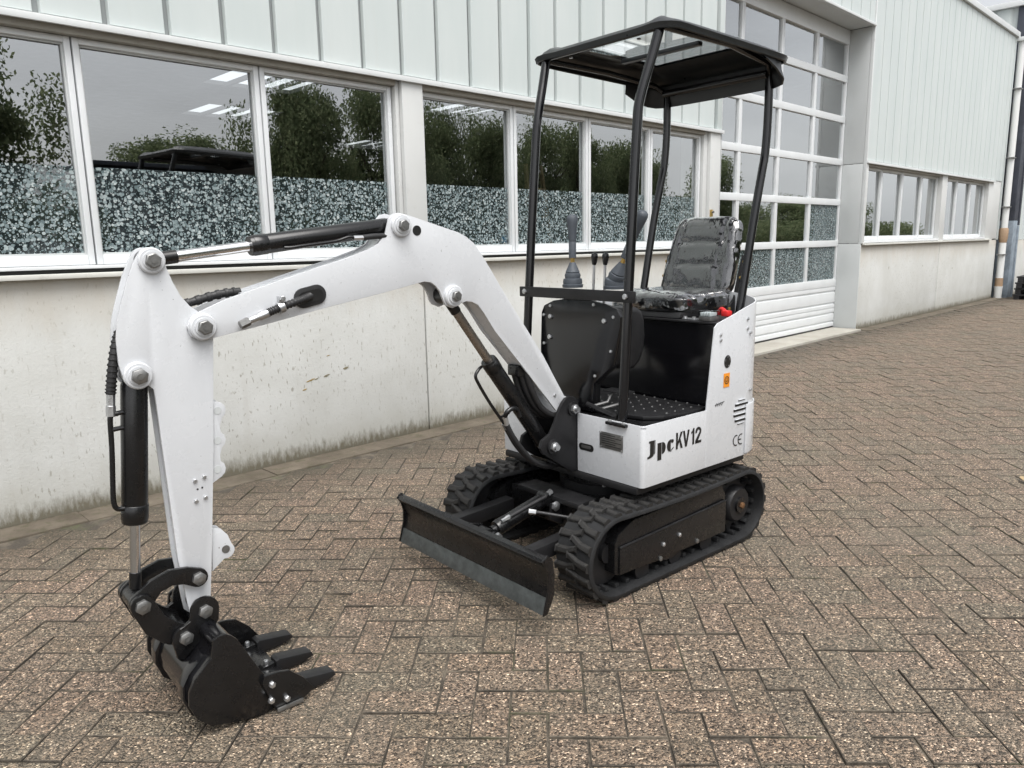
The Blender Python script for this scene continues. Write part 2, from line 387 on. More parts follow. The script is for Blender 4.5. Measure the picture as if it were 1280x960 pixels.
def paver_mesh(L, W, ch=.0024, t=.045):
    a, b = L/2, W/2; v = [(sx*(a-ch), sy*(b-ch), 0) for sx, sy in ((-1, -1), (1, -1), (1, 1), (-1, 1))]
    v += [(sx*a, sy*b, -ch*.75) for sx, sy in ((-1, -1), (1, -1), (1, 1), (-1, 1))]
    v += [(sx*a, sy*b, -t) for sx, sy in ((-1, -1), (1, -1), (1, 1), (-1, 1))]
    f = [(0, 1, 2, 3)]
    for k in (0, 4):
        for i in range(4): j = (i+1) % 4; f.append((k+4+i, k+4+j, k+j, k+i))
    return v, f
BRICK_V, BRICK_F = paver_mesh(.2110, .1040)
me_p = bpy.data.meshes.new('paver'); me_p.from_pydata(BRICK_V, [], BRICK_F); me_p.materials.append(M['paver_single']); me_p.materials.append(M['joint'])
for p_ in me_p.polygons: p_.material_index = 0 if p_.index == 0 else 1
cells = []
IX, IY = -2, -4          # phase of the bond
rng = random.Random(3)
for i in range(-140, 170):
    for j in range(-60, 230):
        k = (i-IX+j-IY) % 4
        if k == 0: cu, cv, rot = i+1, j+.5, 0
        elif k == 2: cu, cv, rot = i+.5, j+1, math.pi/2
        else: continue
        P = UU*(C0+cu*PW)+VV*(R0+cv*PW)
        if P.y > -.24 or P.y < -11.5 or P.x > 29 or P.x < -6: continue
        if 7.2 > P.x or P.x > 10.9:
            pass
        if not inview((P.x, P.y, 0), 330): continue
        # laying tolerance
        sx, sy, rz = rng.gauss(0, .0012), rng.gauss(0, .0012), rng.gauss(0, .006)
        zz = gz(P)+rng.gauss(0, .0013); tx, ty = rng.gauss(0, .0028), rng.gauss(0, .0028)
        d = (P-Vector((CP.x, CP.y, 0))).length
        cells.append((0 if inview((P.x, P.y, 0), -12) else 1, d, P.x+sx, P.y+sy, zz, tx, ty, TH+rot+rz))
cells.sort()
far = MB()
print('pavers', len(cells))
from mathutils import Euler
for n, (o_, d, x, y, z, tx, ty, rz) in enumerate(cells):
    mat = Matrix.Translation((x, y, z)) @ Euler((tx, ty, rz)).to_matrix().to_4x4()
    if n < 300: place('paver', me_p, yard, mw=mat)
    else: far.add([mat @ Vector(v) for v in BRICK_V], BRICK_F)
fo = far.build('paving_further_off', 'paver_island', yard, smooth=False); fo['kind'] = 'stuff'; fo.data.materials.append(M['joint'])
for p_ in fo.data.polygons: p_.material_index = 0 if p_.normal.z > .9 else 1
# the edging strip at the foot of the wall, laid in metre lengths
for i, x in enumerate([-3+1.0*k for k in range(10)]+[11.0+1.0*k for k in range(7)]):
    x1 = min(x+.997, 7.14) if x < 8 else x+.997
    MB().box(x, x1, -.20, -.012, -.05, -.005+rng.gauss(0, .002)).build('edging_block', 'kerb', yard, .006)
MB().box(7.16, 10.92, -.10, .42, -.05, .012).build('door_threshold', 'apron', yard, .006)

# ================================================================== workshop building
B = empty('workshop_building', (7, 0, 0))
tag(B, 'long pale workshop with ribbed cladding, window band and glazed overhead door', 'building')
BI = Matrix.Translation((-7, 0, 0))
def bb(name, mat, x0, x1, y0, y1, z0, z1, parent=None, bevel=.003, **kw):
    o = MB().box(x0-7, x1-7, y0, y1, z0, z1).build(name, mat, B if parent is None else parent, bevel, **kw); return o
# concrete plinth
for x0, x1 in ((-4, -.86), (-.85, 3.285), (3.297, 7.15), (10.955, 14.40), (14.412, 17.95)):
    bb('plinth_panel', 'concrete', x0, x1, 0, .20, -.05, 1.165, bevel=.006)
# window band, left
def window(x0, x1, z0, z1, y, film, sub=()):
    w = MB(); X = lambda a: a-7; t = .029
    w.box(X(x0), X(x0+t), y-.03, y+.05, z0, z1).box(X(x1-t), X(x1), y-.03, y+.05, z0, z1)
    w.box(X(x0+t), X(x1-t), y-.028, y+.048, z1-.029, z1).box(X(x0+t), X(x1-t), y-.028, y+.048, z0, z0+.05)
    o = w.build('window', 'alu', B, .004)
    MB().box(X(x0+t-.004), X(x1-t+.004), y+.008, y+.016, z0+.046, z1-.025).build('pane', 'glass', o, smooth=False)
    # slim glazing bead standing inside the frame
    b = MB(); a0, a1, c0, c1 = x0+t, x1-t, z0+.05, z1-.029
    b.box(X(a0), X(a0+.009), y-.012, y+.006, c0, c1).box(X(a1-.009), X(a1), y-.012, y+.006, c0, c1)
    b.box(X(a0+.009), X(a1-.009), y-.011, y+.005, c1-.009, c1).box(X(a0+.009), X(a1-.009), y-.011, y+.005, c0, c0+.009)
    b.build('glazing_bead', 'reveal', o, .002)
    if film: MB().box(X(x0+t), X(x1-t), y+.0064, y+.0072, z0+.05, film).build('privacy_film', 'film', o, smooth=False)
    return o
ZB, ZT = 1.225, 2.305
for x0, x1 in ((-1.63, -.70), (-.70, .27), (.27, 1.24), (1.24, 2.20), (2.20, 3.115)): window(x0+.004, x1-.004, ZB, ZT, .07, 1.705)
for x0, x1 in ((3.345, 4.235), (4.235, 5.12), (5.12, 6.01), (6.01, 6.865)): window(x0+.004, x1-.004, ZB, ZT, .07, 1.705)
for x0, x1 in ((-1.63, 3.12), (3.34, 6.87)):
    bb('window_header', 'headm', x0, x1, -.005, .12, ZT+.002, 2.345)
    bb('bottom_rail', 'alu', x0, x1, -.018, .10, 1.207, ZB-.002)
    bb('gap_strip', 'ink', x0, x1, .012, .09, 1.166, 1.2065, bevel=0)
bb('window_sill', 'sillm', -4, 7.0, -.050, .010, 1.163, 1.187, bevel=.004)
bb('pillar', 'pillarm', 3.155, 3.325, -.022, .14, 1.192, 2.338)
bb('pillar', 'pillarm', 3.122, 3.151, .01, .14, 1.192, 2.338)
bb('pillar', 'pillarm', 6.945, 7.135, -.022, .32, 1.192, 2.338)
bb('pillar', 'pillarm', 6.872, 6.940, .012, .14, 1.192, 2.338)
bb('pillar', 'pillarm', 7.03, 7.142, .205, .32, -.04, 1.19)
# flashing under the cladding
def flashing(x0, x1, z, y=-.045):
    f = MB().prism([(y, z-.036), (y, z-.004), (-.004, z+.006), (.02, z+.006), (.02, z-.026), (-.03, z-.034)], x0-7, x1-7, 'x')
    f.build('flashing', 'flash', B, .002)
flashing(-4, 7.16, 2.37); flashing(10.94, 17.35, 2.30)
flashing(7.16, 10.935, 4.035)
# cladding sheets, one by one
def clad(x0, x1, z0, z1, w, first, groove):
    x = first
    while x > x0+w: x -= w
    n = 0
    edges = [x0]
    while x < x1:
        if x > x0+.02: edges.append(x)
        x += w
    edges.append(x1)
    for a, c in zip(edges, edges[1:]):
        if c-a < .04: continue
        p = MB(); a1, c1 = a+groove/2-7, c-groove/2-7
        # a tray: flat face with folded flanks
        p.prism([(a1, .012), (a1+.006, -.016), (c1-.006, -.016), (c1, .012)], z0, z1, 'z')
        p.build('cladding_sheet', 'clad', B, .002, 1)
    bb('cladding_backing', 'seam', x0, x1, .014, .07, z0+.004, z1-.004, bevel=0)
clad(-4, 7.055, 2.376, 5.0, .2965, 1.095, .024)
clad(7.16, 10.93, 4.042, 5.0, .2965, 9.86, .012)
clad(10.975, 17.9, 2.306, 5.0, .290, 10.99, .010)
bb('corner_trim', 'clad', 7.06, 7.145, -.024, .33, 2.34, 5.0)
bb('corner_trim', 'flash', 10.935, 10.968, -.024, .02, 1.19, 5.0)
bb('corner_trim', 'clad', 17.91, 17.985, -.022, 6.0, 1.17, 5.0)
bb('roof_capping', 'flash', -4, 18.03, -.06, .25, 5.004, 5.10)
# soffit and reveals of the door bay
bb('door_soffit', 'reveal', 7.15, 10.93, -.010, .40, 4.012, 4.03)
for z0, z1 in ((-.03, 1.19), (1.196, 2.262), (2.268, 4.008)):
    bb('reveal_panel', 'reveal', 10.935, 10.952, .022 if z0 > 1 else -.012, .36, z0, z1)
bb('reveal_panel', 'reveal', 7.147, 7.156, -.02, .34, -.03, 4.008)
# overhead door
X = lambda a: a-7
cols = [7.16, 8.09, 9.03, 9.965, 10.93]; rows = [.67, 1.20, 1.76, 2.30, 2.86, 3.385, 3.86]
dm = MB(); yd = .30
for i, c in enumerate(cols):
    a, b_ = (c, c+.045) if i == 0 else ((c-.045, c) if i == 4 else (c-.034, c+.034))
    dm.box(X(a), X(b_), yd, yd+.05, .60, 4.0)
door = dm.build('garage_door', 'alu', B, .003)
for i, z in enumerate(rows):
    h0, h1 = (.07, .035) if i == 0 else ((.035, .145) if i == len(rows)-1 else (.042, .042))
    MB().box(X(7.16), X(10.93), yd-.004, yd+.054, z-h0, z+h1).build('rail', 'alu', door, .003)
for i in range(4):
    for j in range(6):
        MB().box(X(cols[i]+.02), X(cols[i+1]-.02), yd+.024, yd+.032, rows[j]+.03, rows[j+1]-.03).build('pane', 'doorglass', door, smooth=False)
        if j == 0 or (j == 1 and i == 3):
            MB().box(X(cols[i]+.02), X(cols[i+1]-.02), yd+.0215, yd+.0225, rows[j]+.03, rows[j+1]-.03).build('privacy_film', 'film', door, smooth=False)
for z0, z1 in ((.035, .29), (.295, .598)):
    pr = [(yd+.0, z0), (yd+.0, z0+.05), (yd+.014, z0+.056), (yd+.014, z0+.075), (yd+.0, z0+.081), (yd+.0, z1-.085), (yd+.014, z1-.079), (yd+.014, z1-.06), (yd+.0, z1-.054), (yd, z1), (yd+.05, z1), (yd+.05, z0)]
    MB().prism(pr, X(7.16), X(10.93), 'x').build('door_panel', 'alu', door, .0015)
bb('door_seal', 'hose', 7.16, 10.93, yd+.005, yd+.045, .013, .034, door)
lk = MB().box(X(6.958), X(6.985), -.045, -.0225, 1.50, 1.585).build('lock_plate', 'brass', B, .003)
MB().cyl((X(6.972), -.046, 1.56), (X(6.972), -.062, 1.56), .012, 12).build('lock_cylinder', 'nut', lk)
# window band, right
for grp in (((11.03, 11.78), (11.78, 12.62), (12.62, 13.50), (13.50, 14.27)), ((14.53, 15.33), (15.33, 16.15), (16.15, 17.06))):
    for x0, x1 in grp: window(x0+.004, x1-.004, 1.235, 2.235, .10, None)
    bb('window_header', 'headm', grp[0][0], grp[-1][1], .0, .14, 2.237, 2.272)
    bb('bottom_rail', 'alu', grp[0][0], grp[-1][1], -.012, .13, 1.198, 1.233)
bb('pillar', 'pillarm', 10.956, 11.028, -.02, .16, 1.192, 2.268)
bb('pillar', 'pillarm', 14.273, 14.527, -.006, .16, 1.192, 2.268)
bb('pillar', 'pillarm', 17.063, 17.90, -.004, .16, 1.192, 2.302)
bb('window_sill', 'sillm', 10.99, 17.42, -.050, .0, 1.166, 1.192, bevel=.004)
# rain pipe
dp = MB().cyl((X(18.07), -.09, .62), (X(18.07), -.09, 4.93), .062, 20).build('downpipe', 'pvc', B)
MB().cyl((X(18.07), -.09, .40), (X(18.07), -.09, 1.10), .066, 20).build('pipe_section', 'pvc', dp)
MB().tube([(X(18.07), -.09, 1.11), (X(18.07), -.09, 1.2), (X(18.07), -.09, 1.36), (X(18.07), -.09, 1.40)], [.068, .082, .086, .07], 16).build('rain_collector', 'clay', dp)
MB().cyl((X(18.07), -.09, .23), (X(18.07), -.09, .40), .073, 16).build('pipe_sleeve', 'clay', dp)
MB().tube([(X(18.07), -.09, -.03), (X(18.07), -.09, .17), (X(18.07), -.09, .23)], [.07, .074, .082], 16).build('drain_socket', 'pvc', dp)
for z in (.86, 1.80, 2.75, 4.05): MB().box(X(17.96), X(18.145), -.165, -.015, z, z+.022).build('pipe_clip', 'nut', dp, .003)
MB().box(X(17.95), X(18.15), -.17, .0, 4.93, 5.003).build('gutter_outlet', 'flash', dp, .01)
# the hall behind the glass
bb('inner_floor', 'int_floor', -4, 17.9, .42, 24, -.05, .0, bevel=0)
bb('inner_wall', 'dark_in', -4, 17.9, 24, 24.2, -.05, 4.7, bevel=0)
bb('inner_wall', 'dark_in', -4.2, -4, 0.0, 24.2, -.05, 5.0, bevel=0)
bb('inner_wall', 'dark_in', 17.7, 17.9, .2, 24.2, -.05, 5.0, bevel=0)
bb('upper_inner_wall', 'dark_in', -4, 17.9, .26, .31, 4.03, 4.6, bevel=0)
# flat inner roof with rooflights between bars
ZR = 4.6
lights = [(7.0, 8.95, 10.0, 11.7), (8.1, 10.0, 13.9, 15.6), (12.6, 14.6, 10.0, 11.7), (1.2, 3.2, 10.0, 11.7), (14.5, 16.5, 17.0, 18.8)]
yb = sorted(set([.26, 24.0]+[v for l in lights for v in l[2:]])); rf = MB()
for y0, y1 in zip(yb, yb[1:]):
    row = sorted([l[:2] for l in lights if l[2] <= y0 and l[3] >= y1]); xx = -4
    for a, b_ in row+[(17.9, 17.9)]:
        rf.box(X(xx), X(a), y0, y1, ZR, ZR+.08); xx = b_
inr = rf.build('inner_roof', 'int_roof', B, smooth=False)
for x0, x1, y0, y1 in lights:
    for k in range(1, 4): MB().box(X(x0+(x1-x0)*k/4-.03), X(x0+(x1-x0)*k/4+.03), y0, y1, ZR-.03, ZR+.05).build('rooflight_bar', 'int_roof', inr)
for (sx, sy, sz) in ((4.13, .088, 1.325), (6.74, .088, 1.36)):
    MB().box(X(sx), X(sx)+.055, sy+.0, sy+.0012, sz-.03, sz+.03).build('window_sticker', M.setdefault('bluest', paint('blue_sticker', (.05, .30, .55), .5, .1, 30)), B, smooth=False)

# old scuffs and a filled patch on the plinth
M['scuff'] = paint('ochre_scuff', (.30, .22, .08), .7, .3, 60); M['scuff2'] = paint('grey_scuff', (.20, .18, .12), .7, .3, 60)
rs_ = random.Random(9)
for x, z, w, h, mt in ((2.37, .475, .075, .010, 'scuff'), (2.41, .478, .03, .008, 'scuff2'), (2.485, .490, .05, .014, 'scuff2'), (2.625, .520, .042, .018, 'scuff2'), (2.325, .423, .035, .009, 'scuff'), (2.503, .615, .03, .006, 'scuff'), (12.1, .82, .02, .05, 'scuff2'), (13.6, .80, .015, .03, 'scuff2'), (15.2, .70, .02, .04, 'scuff2')):
    pl = [(X(x)+w/2*math.cos(t_*.7)*rs_.uniform(.7, 1.1), z+h/2*math.sin(t_*.7)*rs_.uniform(.7, 1.1)+.25*w*math.cos(t_*.7)*.4) for t_ in range(9)]
    MB().prism(pl, -.0016, -.0004).build('scuff_mark', mt, B, smooth=False)
# ladder leaning inside the second bay
la = empty('step_ladder', (5.42, .75, 0)); tag(la, 'wooden step ladder indoors, behind the second pane right of the white pillar', 'ladder')
M['wood'] = paint('ladder_wood', (.36, .25, .14), .6, .2, 10)
for s in (-1, 1): MB().tube([(s*.22, -.02, 0), (s*.10, .22, 2.02)], .022, 4).build('rail', 'wood', la)
for k in range(7):
    t = .1+.13*k; MB().box(-.22+.12*t, .22-.12*t, -.06+.24*t, .02+.24*t, 2.02*t, 2.02*t+.025).build('step', 'wood', la, .004)

# ================================================================== neighbour building beyond the gap
N = empty('neighbour_building', (19.0, .6, 0)); tag(N, 'white ribbed neighbouring hall with a dark corner column at the right edge', 'building')
def nb(name, mat, x0, x1, y0, y1, z0, z1, bevel=.004): return MB().box(x0-19, x1-19, y0-.6, y1-.6, z0, z1).build(name, mat, N, bevel)
nb('corner_column', 'slate', 18.30, 18.60, -.20, .08, 1.55, 5.64, .01)
nb('column_flange', 'slate', 18.605, 18.70, -.22, -.08, 1.45, 5.64)
nb('column_foot', 'bare', 18.30, 18.60, -.20, .08, -.05, 1.545, .01)
nb('column_foot', 'bare', 18.605, 18.70, -.22, -.08, -.05, 1.445)
nb('plinth_panel', 'concrete', 18.71, 40, -.12, .3, -.05, 1.15)
for k in range(46):
    x = 18.72+k*.42
    MB().prism([(x-19, -.07-.6), (x+.05-19, -.12-.6), (x+.30-19, -.12-.6), (x+.35-19, -.07-.6)], 1.155, 5.64, 'z').build('cladding_sheet', 'clad', N, .002, 1)
nb('cladding_backing', 'clad', 18.71, 40, -.068, .3, 1.155, 5.64)
nb('side_wall', 'clad', 18.36, 18.62, .09, 14, 0, 5.64)
for k in range(12):
    y = .16+k*.42
    MB().prism([(18.358-19, y-.6), (18.31-19, y+.05-.6), (18.31-19, y+.28-.6), (18.358-19, y+.33-.6)], 2, 5.64, 'z').build('cladding_sheet', 'clad', N, .002, 1)
nb('roof_capping', 'flash', 18.24, 40, -.28, 14, 5.645, 5.75)
# stack of black pallets in front of it
for k in range(4):
    p = empty('pallet', (18.36+.03*(k % 2), -.82, -.02+k*.118), R_(-2+1.5*k))
    names = ('lowest', 'second', 'third', 'topmost')
    tag(p, 'black plastic pallet at the right edge, %s of its low stack' % names[k], 'pallet', 'black pallets stacked by the neighbouring hall')
    for i in range(3): MB().box(-.55, .55, -.38+.33*i, -.28+.33*i, 0, .035).build('runner', 'pallet', p, .004)
    bl = MB()
    for i in range(3):
        for j in range(3): MB().box(-.55+.49*i, -.43+.49*i, -.38+.33*j, -.28+.33*j, .036, .085).build('block', 'pallet', p, .004)
    for i in range(8): MB().box(-.56+.142*i, -.46+.142*i, -.40, .40, .086, .112).build('deck_board', 'pallet', p, .003)

# ================================================================== across the yard (seen mirrored in the glass)
def make_leaves(n, rx, rz, seed):
    r = random.Random(seed); v = []; f = []
    cl = [(Vector((r.gauss(0, .42), r.gauss(0, .42), r.uniform(-.85, .95))), r.uniform(.16, .36)) for _ in range(90)]
    for _ in range(n):
        c, s = r.choice(cl)
        d = Vector((r.gauss(0, 1), r.gauss(0, 1), r.gauss(0, 1))); d = d.normalized()*s*r.uniform(.35, 1.1)
        taper = 1.05-.45*max(0, c.z)
        p = Vector(((c.x*taper+d.x)*rx, (c.y*taper+d.y)*rx, (c.z+d.z)*rz))
        a = Vector((r.gauss(0, 1), r.gauss(0, 1), r.gauss(0, 1))).normalized(); b = a.orthogonal().normalized()
        q = Matrix.Rotation(r.uniform(0, 6.28), 3, a) @ b; w = a.cross(q); L = r.uniform(.016, .036)
        i = len(v); v += [p-q*L, p+w*L*.5, p+q*L, p-w*L*.5]; f.append((i, i+1, i+2, i+3))
    me = bpy.data.meshes.new('crown'); me.from_pydata([tuple(x) for x in v], [], f); me.materials.append(M['leaf']); return me
crowns = [make_leaves(42000, 1.0, 1.0, 11+k) for k in range(3)]
def trunk_mesh(h):
    t = MB().tube([(0, 0, -.05), (.04, .02, h*.35), (-.03, .03, h*.7), (.02, 0, h)], [.17, .12, .08, .03], 8)
    r = random.Random(5)
    for k in range(7):
        a = r.uniform(0, 6.28); z = h*r.uniform(.35, .8)
        t.tube([(0, 0, z), (math.cos(a)*.5, math.sin(a)*.5, z+.5), (math.cos(a)*1.0, math.sin(a)*1.0, z+1.2)], [.06, .04, .015], 6)
    return t
tm = trunk_mesh(4.2).build('trunk', 'bark').data
bpy.data.objects.remove(bpy.data.objects['trunk'])
TREES = [  # x, y, crown radius, crown half-height, top, label
    (2.6, -12.0, 1.7, 2.0, 4.75, 'broad leafy tree mirrored in the leftmost window'),
    (9.6, -20.0, 2.2, 1.4, 4.6, 'low leafy tree mirrored low in the second window from the left'),
    (13.4, -19.5, 2.2, 1.4, 4.5, 'low bushy tree mirrored behind the shed in the second window'),
    (10.4, -13.6, 1.5, 2.5, 5.2, 'tall leafy tree mirrored in the third window, left half'),
    (13.2, -14.2, 1.6, 2.6, 5.6, 'tall slender tree mirrored in the third window beside the white pillar'),
    (15.9, -15.0, 1.5, 2.7, 5.4, 'tall tree mirrored in the window just right of the white pillar'),
    (18.3, -15.0, 1.5, 2.6, 5.1, 'pointed tree mirrored second after the white pillar'),
    (20.7, -15.0, 1.4, 2.5, 5.2, 'pointed tree mirrored third after the white pillar'),
    (23.0, -15.2, 1.5, 2.6, 5.3, 'pointed tree mirrored fourth after the white pillar'),
    (25.4, -15.2, 1.5, 2.4, 5.0, 'pointed tree mirrored fifth after the white pillar'),
    (27.6, -15.4, 1.4, 2.2, 4.6, 'smaller tree mirrored at the far end of the window band'),
    (37.0, -17.5, 2.3, 2.3, 5.3, 'round tree mirrored in the overhead door'),
    (31.5, -19, 1.8, 1.8, 4.2, 'shorter round tree mirrored beside the seat back'),
    (52.0, -24, 3.4, 2.0, 3.6, 'distant tree mirrored in the far window band'),
    (58.0, -22, 3.2, 2.2, 4.2, 'distant taller tree mirrored in the far window band'),
    (66.0, -24, 3.6, 2.3, 4.4, 'most distant tree mirrored in the far window band')]
for k, (x, y, rr, rh, top, lab) in enumerate(TREES):
    t = empty('yard_tree', (x, y, -.03), k*1.3); tag(t, lab, 'tree', 'trees across the yard, seen mirrored')
    c = place('crown', crowns[k % 3], t, (0, 0, top-rh*1.05)); c.scale = (rr, rr, rh)
    u_ = place('trunk', tm, t); u_.scale = (1, 1, max(.4, (top-rh*.6)/4.2))
sh = empty('low_shed', (8.3, -16.4, 0)); tag(sh, 'low grey boarded shed mirrored under the trees in the second window', 'shed')
M['shedw'] = paint('shed_board', (.30, .31, .33), .6, .15, 1.0)
MB().box(-2.2, 2.6, -1.0, .86, -.04, 3.25).build('wall', 'slate', sh, .02)
for k in range(14): MB().box(-2.2, 2.6, .87, .90, .02+.23*k, .22+.23*k).build('board', 'shedw', sh, .006)
MB().box(-2.4, 2.8, -1.15, 1.05, 3.26, 3.36).build('roof', 'slate', sh, .02)
for k in range(5): MB().box(-2.15+1.12*k, -2.06+1.12*k, .903, .96, -.04, 3.2).build('post', 'slate', sh, .01)
hd = MB(); rh_ = random.Random(21)
for _ in range(60000):
    x = rh_.uniform(-6, 78); z = rh_.random()**.85*(3.0+.35*math.sin(x*.9)+.25*math.sin(x*2.3)+.2*math.sin(x*5.1) if x < 30 else 2.2+.3*math.sin(x*1.3)); p = Vector((x, -20.5+rh_.gauss(0, .5), z))
    a = Vector((rh_.gauss(0, 1), rh_.gauss(0, 1), rh_.gauss(0, 1))).normalized(); b = a.orthogonal().normalized(); w = a.cross(b); L = rh_.uniform(.06, .12)
    hd.add([p-b*L, p+w*L*.6, p+b*L, p-w*L*.6], [(0, 1, 2, 3)])
ho = hd.build('hedge', 'leaf', smooth=False); ho['kind'] = 'stuff'; tag(ho, 'long green hedge mirrored low in the glass', 'hedge')
# a curled dry leaf on the paving at the right edge
lf = MB(); L_ = [(0, 0), (.02, .016), (.05, .02), (.075, .008), (.085, 0), (.072, -.012), (.04, -.018), (.015, -.012)]
vs_ = [(a, b, .012+.35*b*b*20+.1*a) for a, b in L_]+[(a, b, .0135+.35*b*b*20+.1*a) for a, b in L_]; n_ = len(L_)
lf.add(vs_, [tuple(range(n_))[::-1], tuple(range(n_, 2*n_))]+[(i, (i+1) % n_, n_+(i+1) % n_, n_+i) for i in range(n_)])
lo = lf.build('dry_leaf', 'drywood', loc=(4.60, -3.37, -.006), rot=(0, 0, .6)); tag(lo, 'curled brown leaf lying on the paving at the right edge', 'leaf')
# ================================================================== the mini excavator
E_ = empty('mini_excavator', (MO.x, MO.y, 0), MYAW)
tag(E_, 'white and black mini excavator with canopy, bucket resting on the paving', 'excavator')
def part(mb, name, mat, parent=None, bevel=0, **kw): return mb.build(name, mat, E_ if parent is None else parent, bevel, **kw)
def hexnut(p, r, h, axis='y', sgn=1, parent=None, mat='nut', name='nut'):
    """hexagon head lying against a face at p, standing out along the axis"""
    d = {'x': Vector((1, 0, 0)), 'y': Vector((0, 1, 0)), 'z': Vector((0, 0, 1))}[axis]*sgn; p = Vector(p)
    mb = MB().tube([p, p+d*h*.85, p+d*h], [r, r, r*.86], 6)
    mb.tube([p+d*h*.9, p+d*h*1.12], [r*.42, r*.40], 10)
    return mb.build(name, mat, parent or E_, 0)
def boss(p, r, h, parent, mat='white', sgn=1, nut=.030):
    p = Vector(p); d = Vector((0, sgn, 0))
    b = MB().tube([p, p+d*h*.7, p+d*h], [r, r, r*.9], 28).tube([p+d*h*.6, p+d*h*1.35], [r*.72, r*.70], 28).build('pin_boss', mat, parent)
    hexnut(p+d*h*1.3, nut, .014, 'y', sgn, parent)
    return b
def arcp(cx, cz, r, a0, a1, n): return [(cx+r*math.cos(R_(a0+(a1-a0)*k/n)), cz+r*math.sin(R_(a0+(a1-a0)*k/n))) for k in range(n+1)]

# ---------------------------------------------------------------- boom
BOOM = [(1.076,1.36),(1.072,1.375),(1.057,1.39),(1.037,1.395),(1.007,1.39),(.926,1.368),(.859,1.349),(.801,1.333),(.767,1.318),(.733,1.295),(.704,1.261),(.67,1.214),(.58,1.088),(.415,.87),(.300,.690),(.245,.668),(.225,.635),(.240,.605),(.271,.596),(.346,.638),(.507,.822),(.648,.98),(.697,1.05),(.723,1.08),(.749,1.092),(.776,1.096),(.802,1.088),(.833,1.076),(.863,1.088),(.877,1.118),(.885,1.137),(.9,1.155),(.92,1.168),(.945,1.172),(.972,1.168),(1.103,1.144),(1.326,1.107),(1.484,1.078),(1.652,1.050),(1.683,1.044),(1.711,1.060),(1.719,1.088),(1.706,1.113),(1.679,1.127),(1.614,1.153),(1.475,1.192),(1.317,1.235),(1.232,1.257),(1.151,1.282),(1.114,1.3),(1.085,1.332)]
bw2 = .045; pt = .010
boom = MB()
boom.prism(BOOM, bw2-pt, bw2).prism(BOOM, -bw2, -bw2+pt)
boom = part(boom, 'boom', 'white', None, .002)
# closing plates between the two cheeks
def web(path, name, parent, mat='white', t=.008, w=None, y=bw2-pt-.0005):
    p = [Vector((a, 0, b)) for a, b in path]; mb = MB(); vs = []
    nrm = []
    for i in range(len(p)):
        d = (p[min(i+1, len(p)-1)]-p[max(i-1, 0)]).normalized(); nrm.append(Vector((-d.z, 0, d.x)))
    for i, q_ in enumerate(p):
        for s in (-1, 1):
            for k in (0, 1): vs.append(q_+nrm[i]*(t*k)+Vector((0, s*y, 0)))
    fs = []
    for i in range(len(p)-1):
        a, b_ = 4*i, 4*i+4
        fs += [(a, a+2, b_+2, b_), (a+1, b_+1, b_+3, a+3), (a, b_, b_+1, a+1), (a+2, a+3, b_+3, b_+2)]
    fs += [(0, 1, 3, 2), tuple(4*(len(p)-1)+k for k in (0, 2, 3, 1))]
    return mb.add(vs, fs).build(name, mat, parent)
web([(.930,1.362),(.859,1.343),(.801,1.327),(.764,1.312),(.729,1.29),(.699,1.257),(.575,1.083),(.41,.862),(.335,.735)], 'back_plate', boom)
web([(.52,.838),(.648,.990),(.693,1.055),(.720,1.086),(.749,1.100),(.776,1.104)], 'belly_plate', boom)
web([(.898,1.166),(.92,1.177),(.945,1.180),(.972,1.176),(1.103,1.152),(1.326,1.115),(1.484,1.086),(1.60,1.066)], 'under_plate', boom)
web([(1.56,1.168),(1.475,1.187),(1.317,1.230),(1.232,1.252),(1.151,1.277),(1.116,1.293),(1.09,1.322)], 'top_plate', boom)
for s in (1, -1):
    boss((1.030, s*bw2, 1.355), .036, .012, boom, 'white', s, .0185)
    boss((.832, s*bw2, 1.118), .037, .014, boom, 'white', s, .0185)
    boss((1.679, s*bw2, 1.084), .036, .014, boom, 'white', s, .0205)
# oblong grommet with the spare hose coming out of it
def oblong(cx, cz, L, r, ang, n=10):
    pts = [(L/2+r*math.cos(a), r*math.sin(a)) for a in [R_(-90+180*k/n) for k in range(n+1)]]+[(-L/2+r*math.cos(a), r*math.sin(a)) for a in [R_(90+180*k/n) for k in range(n+1)]]
    c, s_ = math.cos(ang), math.sin(ang); return [(cx+x*c-z*s_, cz+x*s_+z*c) for x, z in pts]
ga = math.atan2(1.154-1.143, 1.330-1.387)
part(MB().prism(oblong(1.359, 1.148, .045, .030, ga), bw2, bw2+.007), 'grommet', 'hose', boom, .003)
part(MB().prism(oblong(1.359, 1.148, .045, .018, ga), bw2+.006, bw2+.0085), 'hose_port', 'ink', boom)
sp = smoothpath([(1.345, .035, 1.151), (1.372, .058, 1.146), (1.41, .068, 1.137), (1.47, .066, 1.120), (1.505, .064, 1.108)], 6)
hm = MB().tube(sp, .0105, 12)
for k in range(4, len(sp)-2, 1): hm.tube([sp[k]+(sp[k+1]-sp[k])*.1, sp[k]+(sp[k+1]-sp[k])*.3, sp[k]+(sp[k+1]-sp[k])*.7], [.0108, .0128, .0108], 10)
part(hm, 'spare_hose', 'hose', boom)
part(MB().tube([(1.500, .064, 1.109), (1.525, .064, 1.101), (1.528, .064, 1.100), (1.556, .064, 1.091)], [.0115, .0115, .009, .009], 12), 'hose_ferrule', 'steel', boom)
part(MB().tube([(1.556, .064, 1.091), (1.582, .064, 1.081)], .0125, 6), 'hose_cap', 'nut', boom)
part(MB().tube([(1.452, .0665, 1.1255), (1.468, .0665, 1.120)], .0165, 14), 'hose_clamp', 'steel', boom)
part(MB().box(1.452, 1.468, .058, .074, 1.134, 1.156), 'clamp_ear', 'steel', boom, .002)
hexnut((1.458, .074, 1.148), .009, .008, 'y', 1, boom, 'steel', 'clamp_bolt')
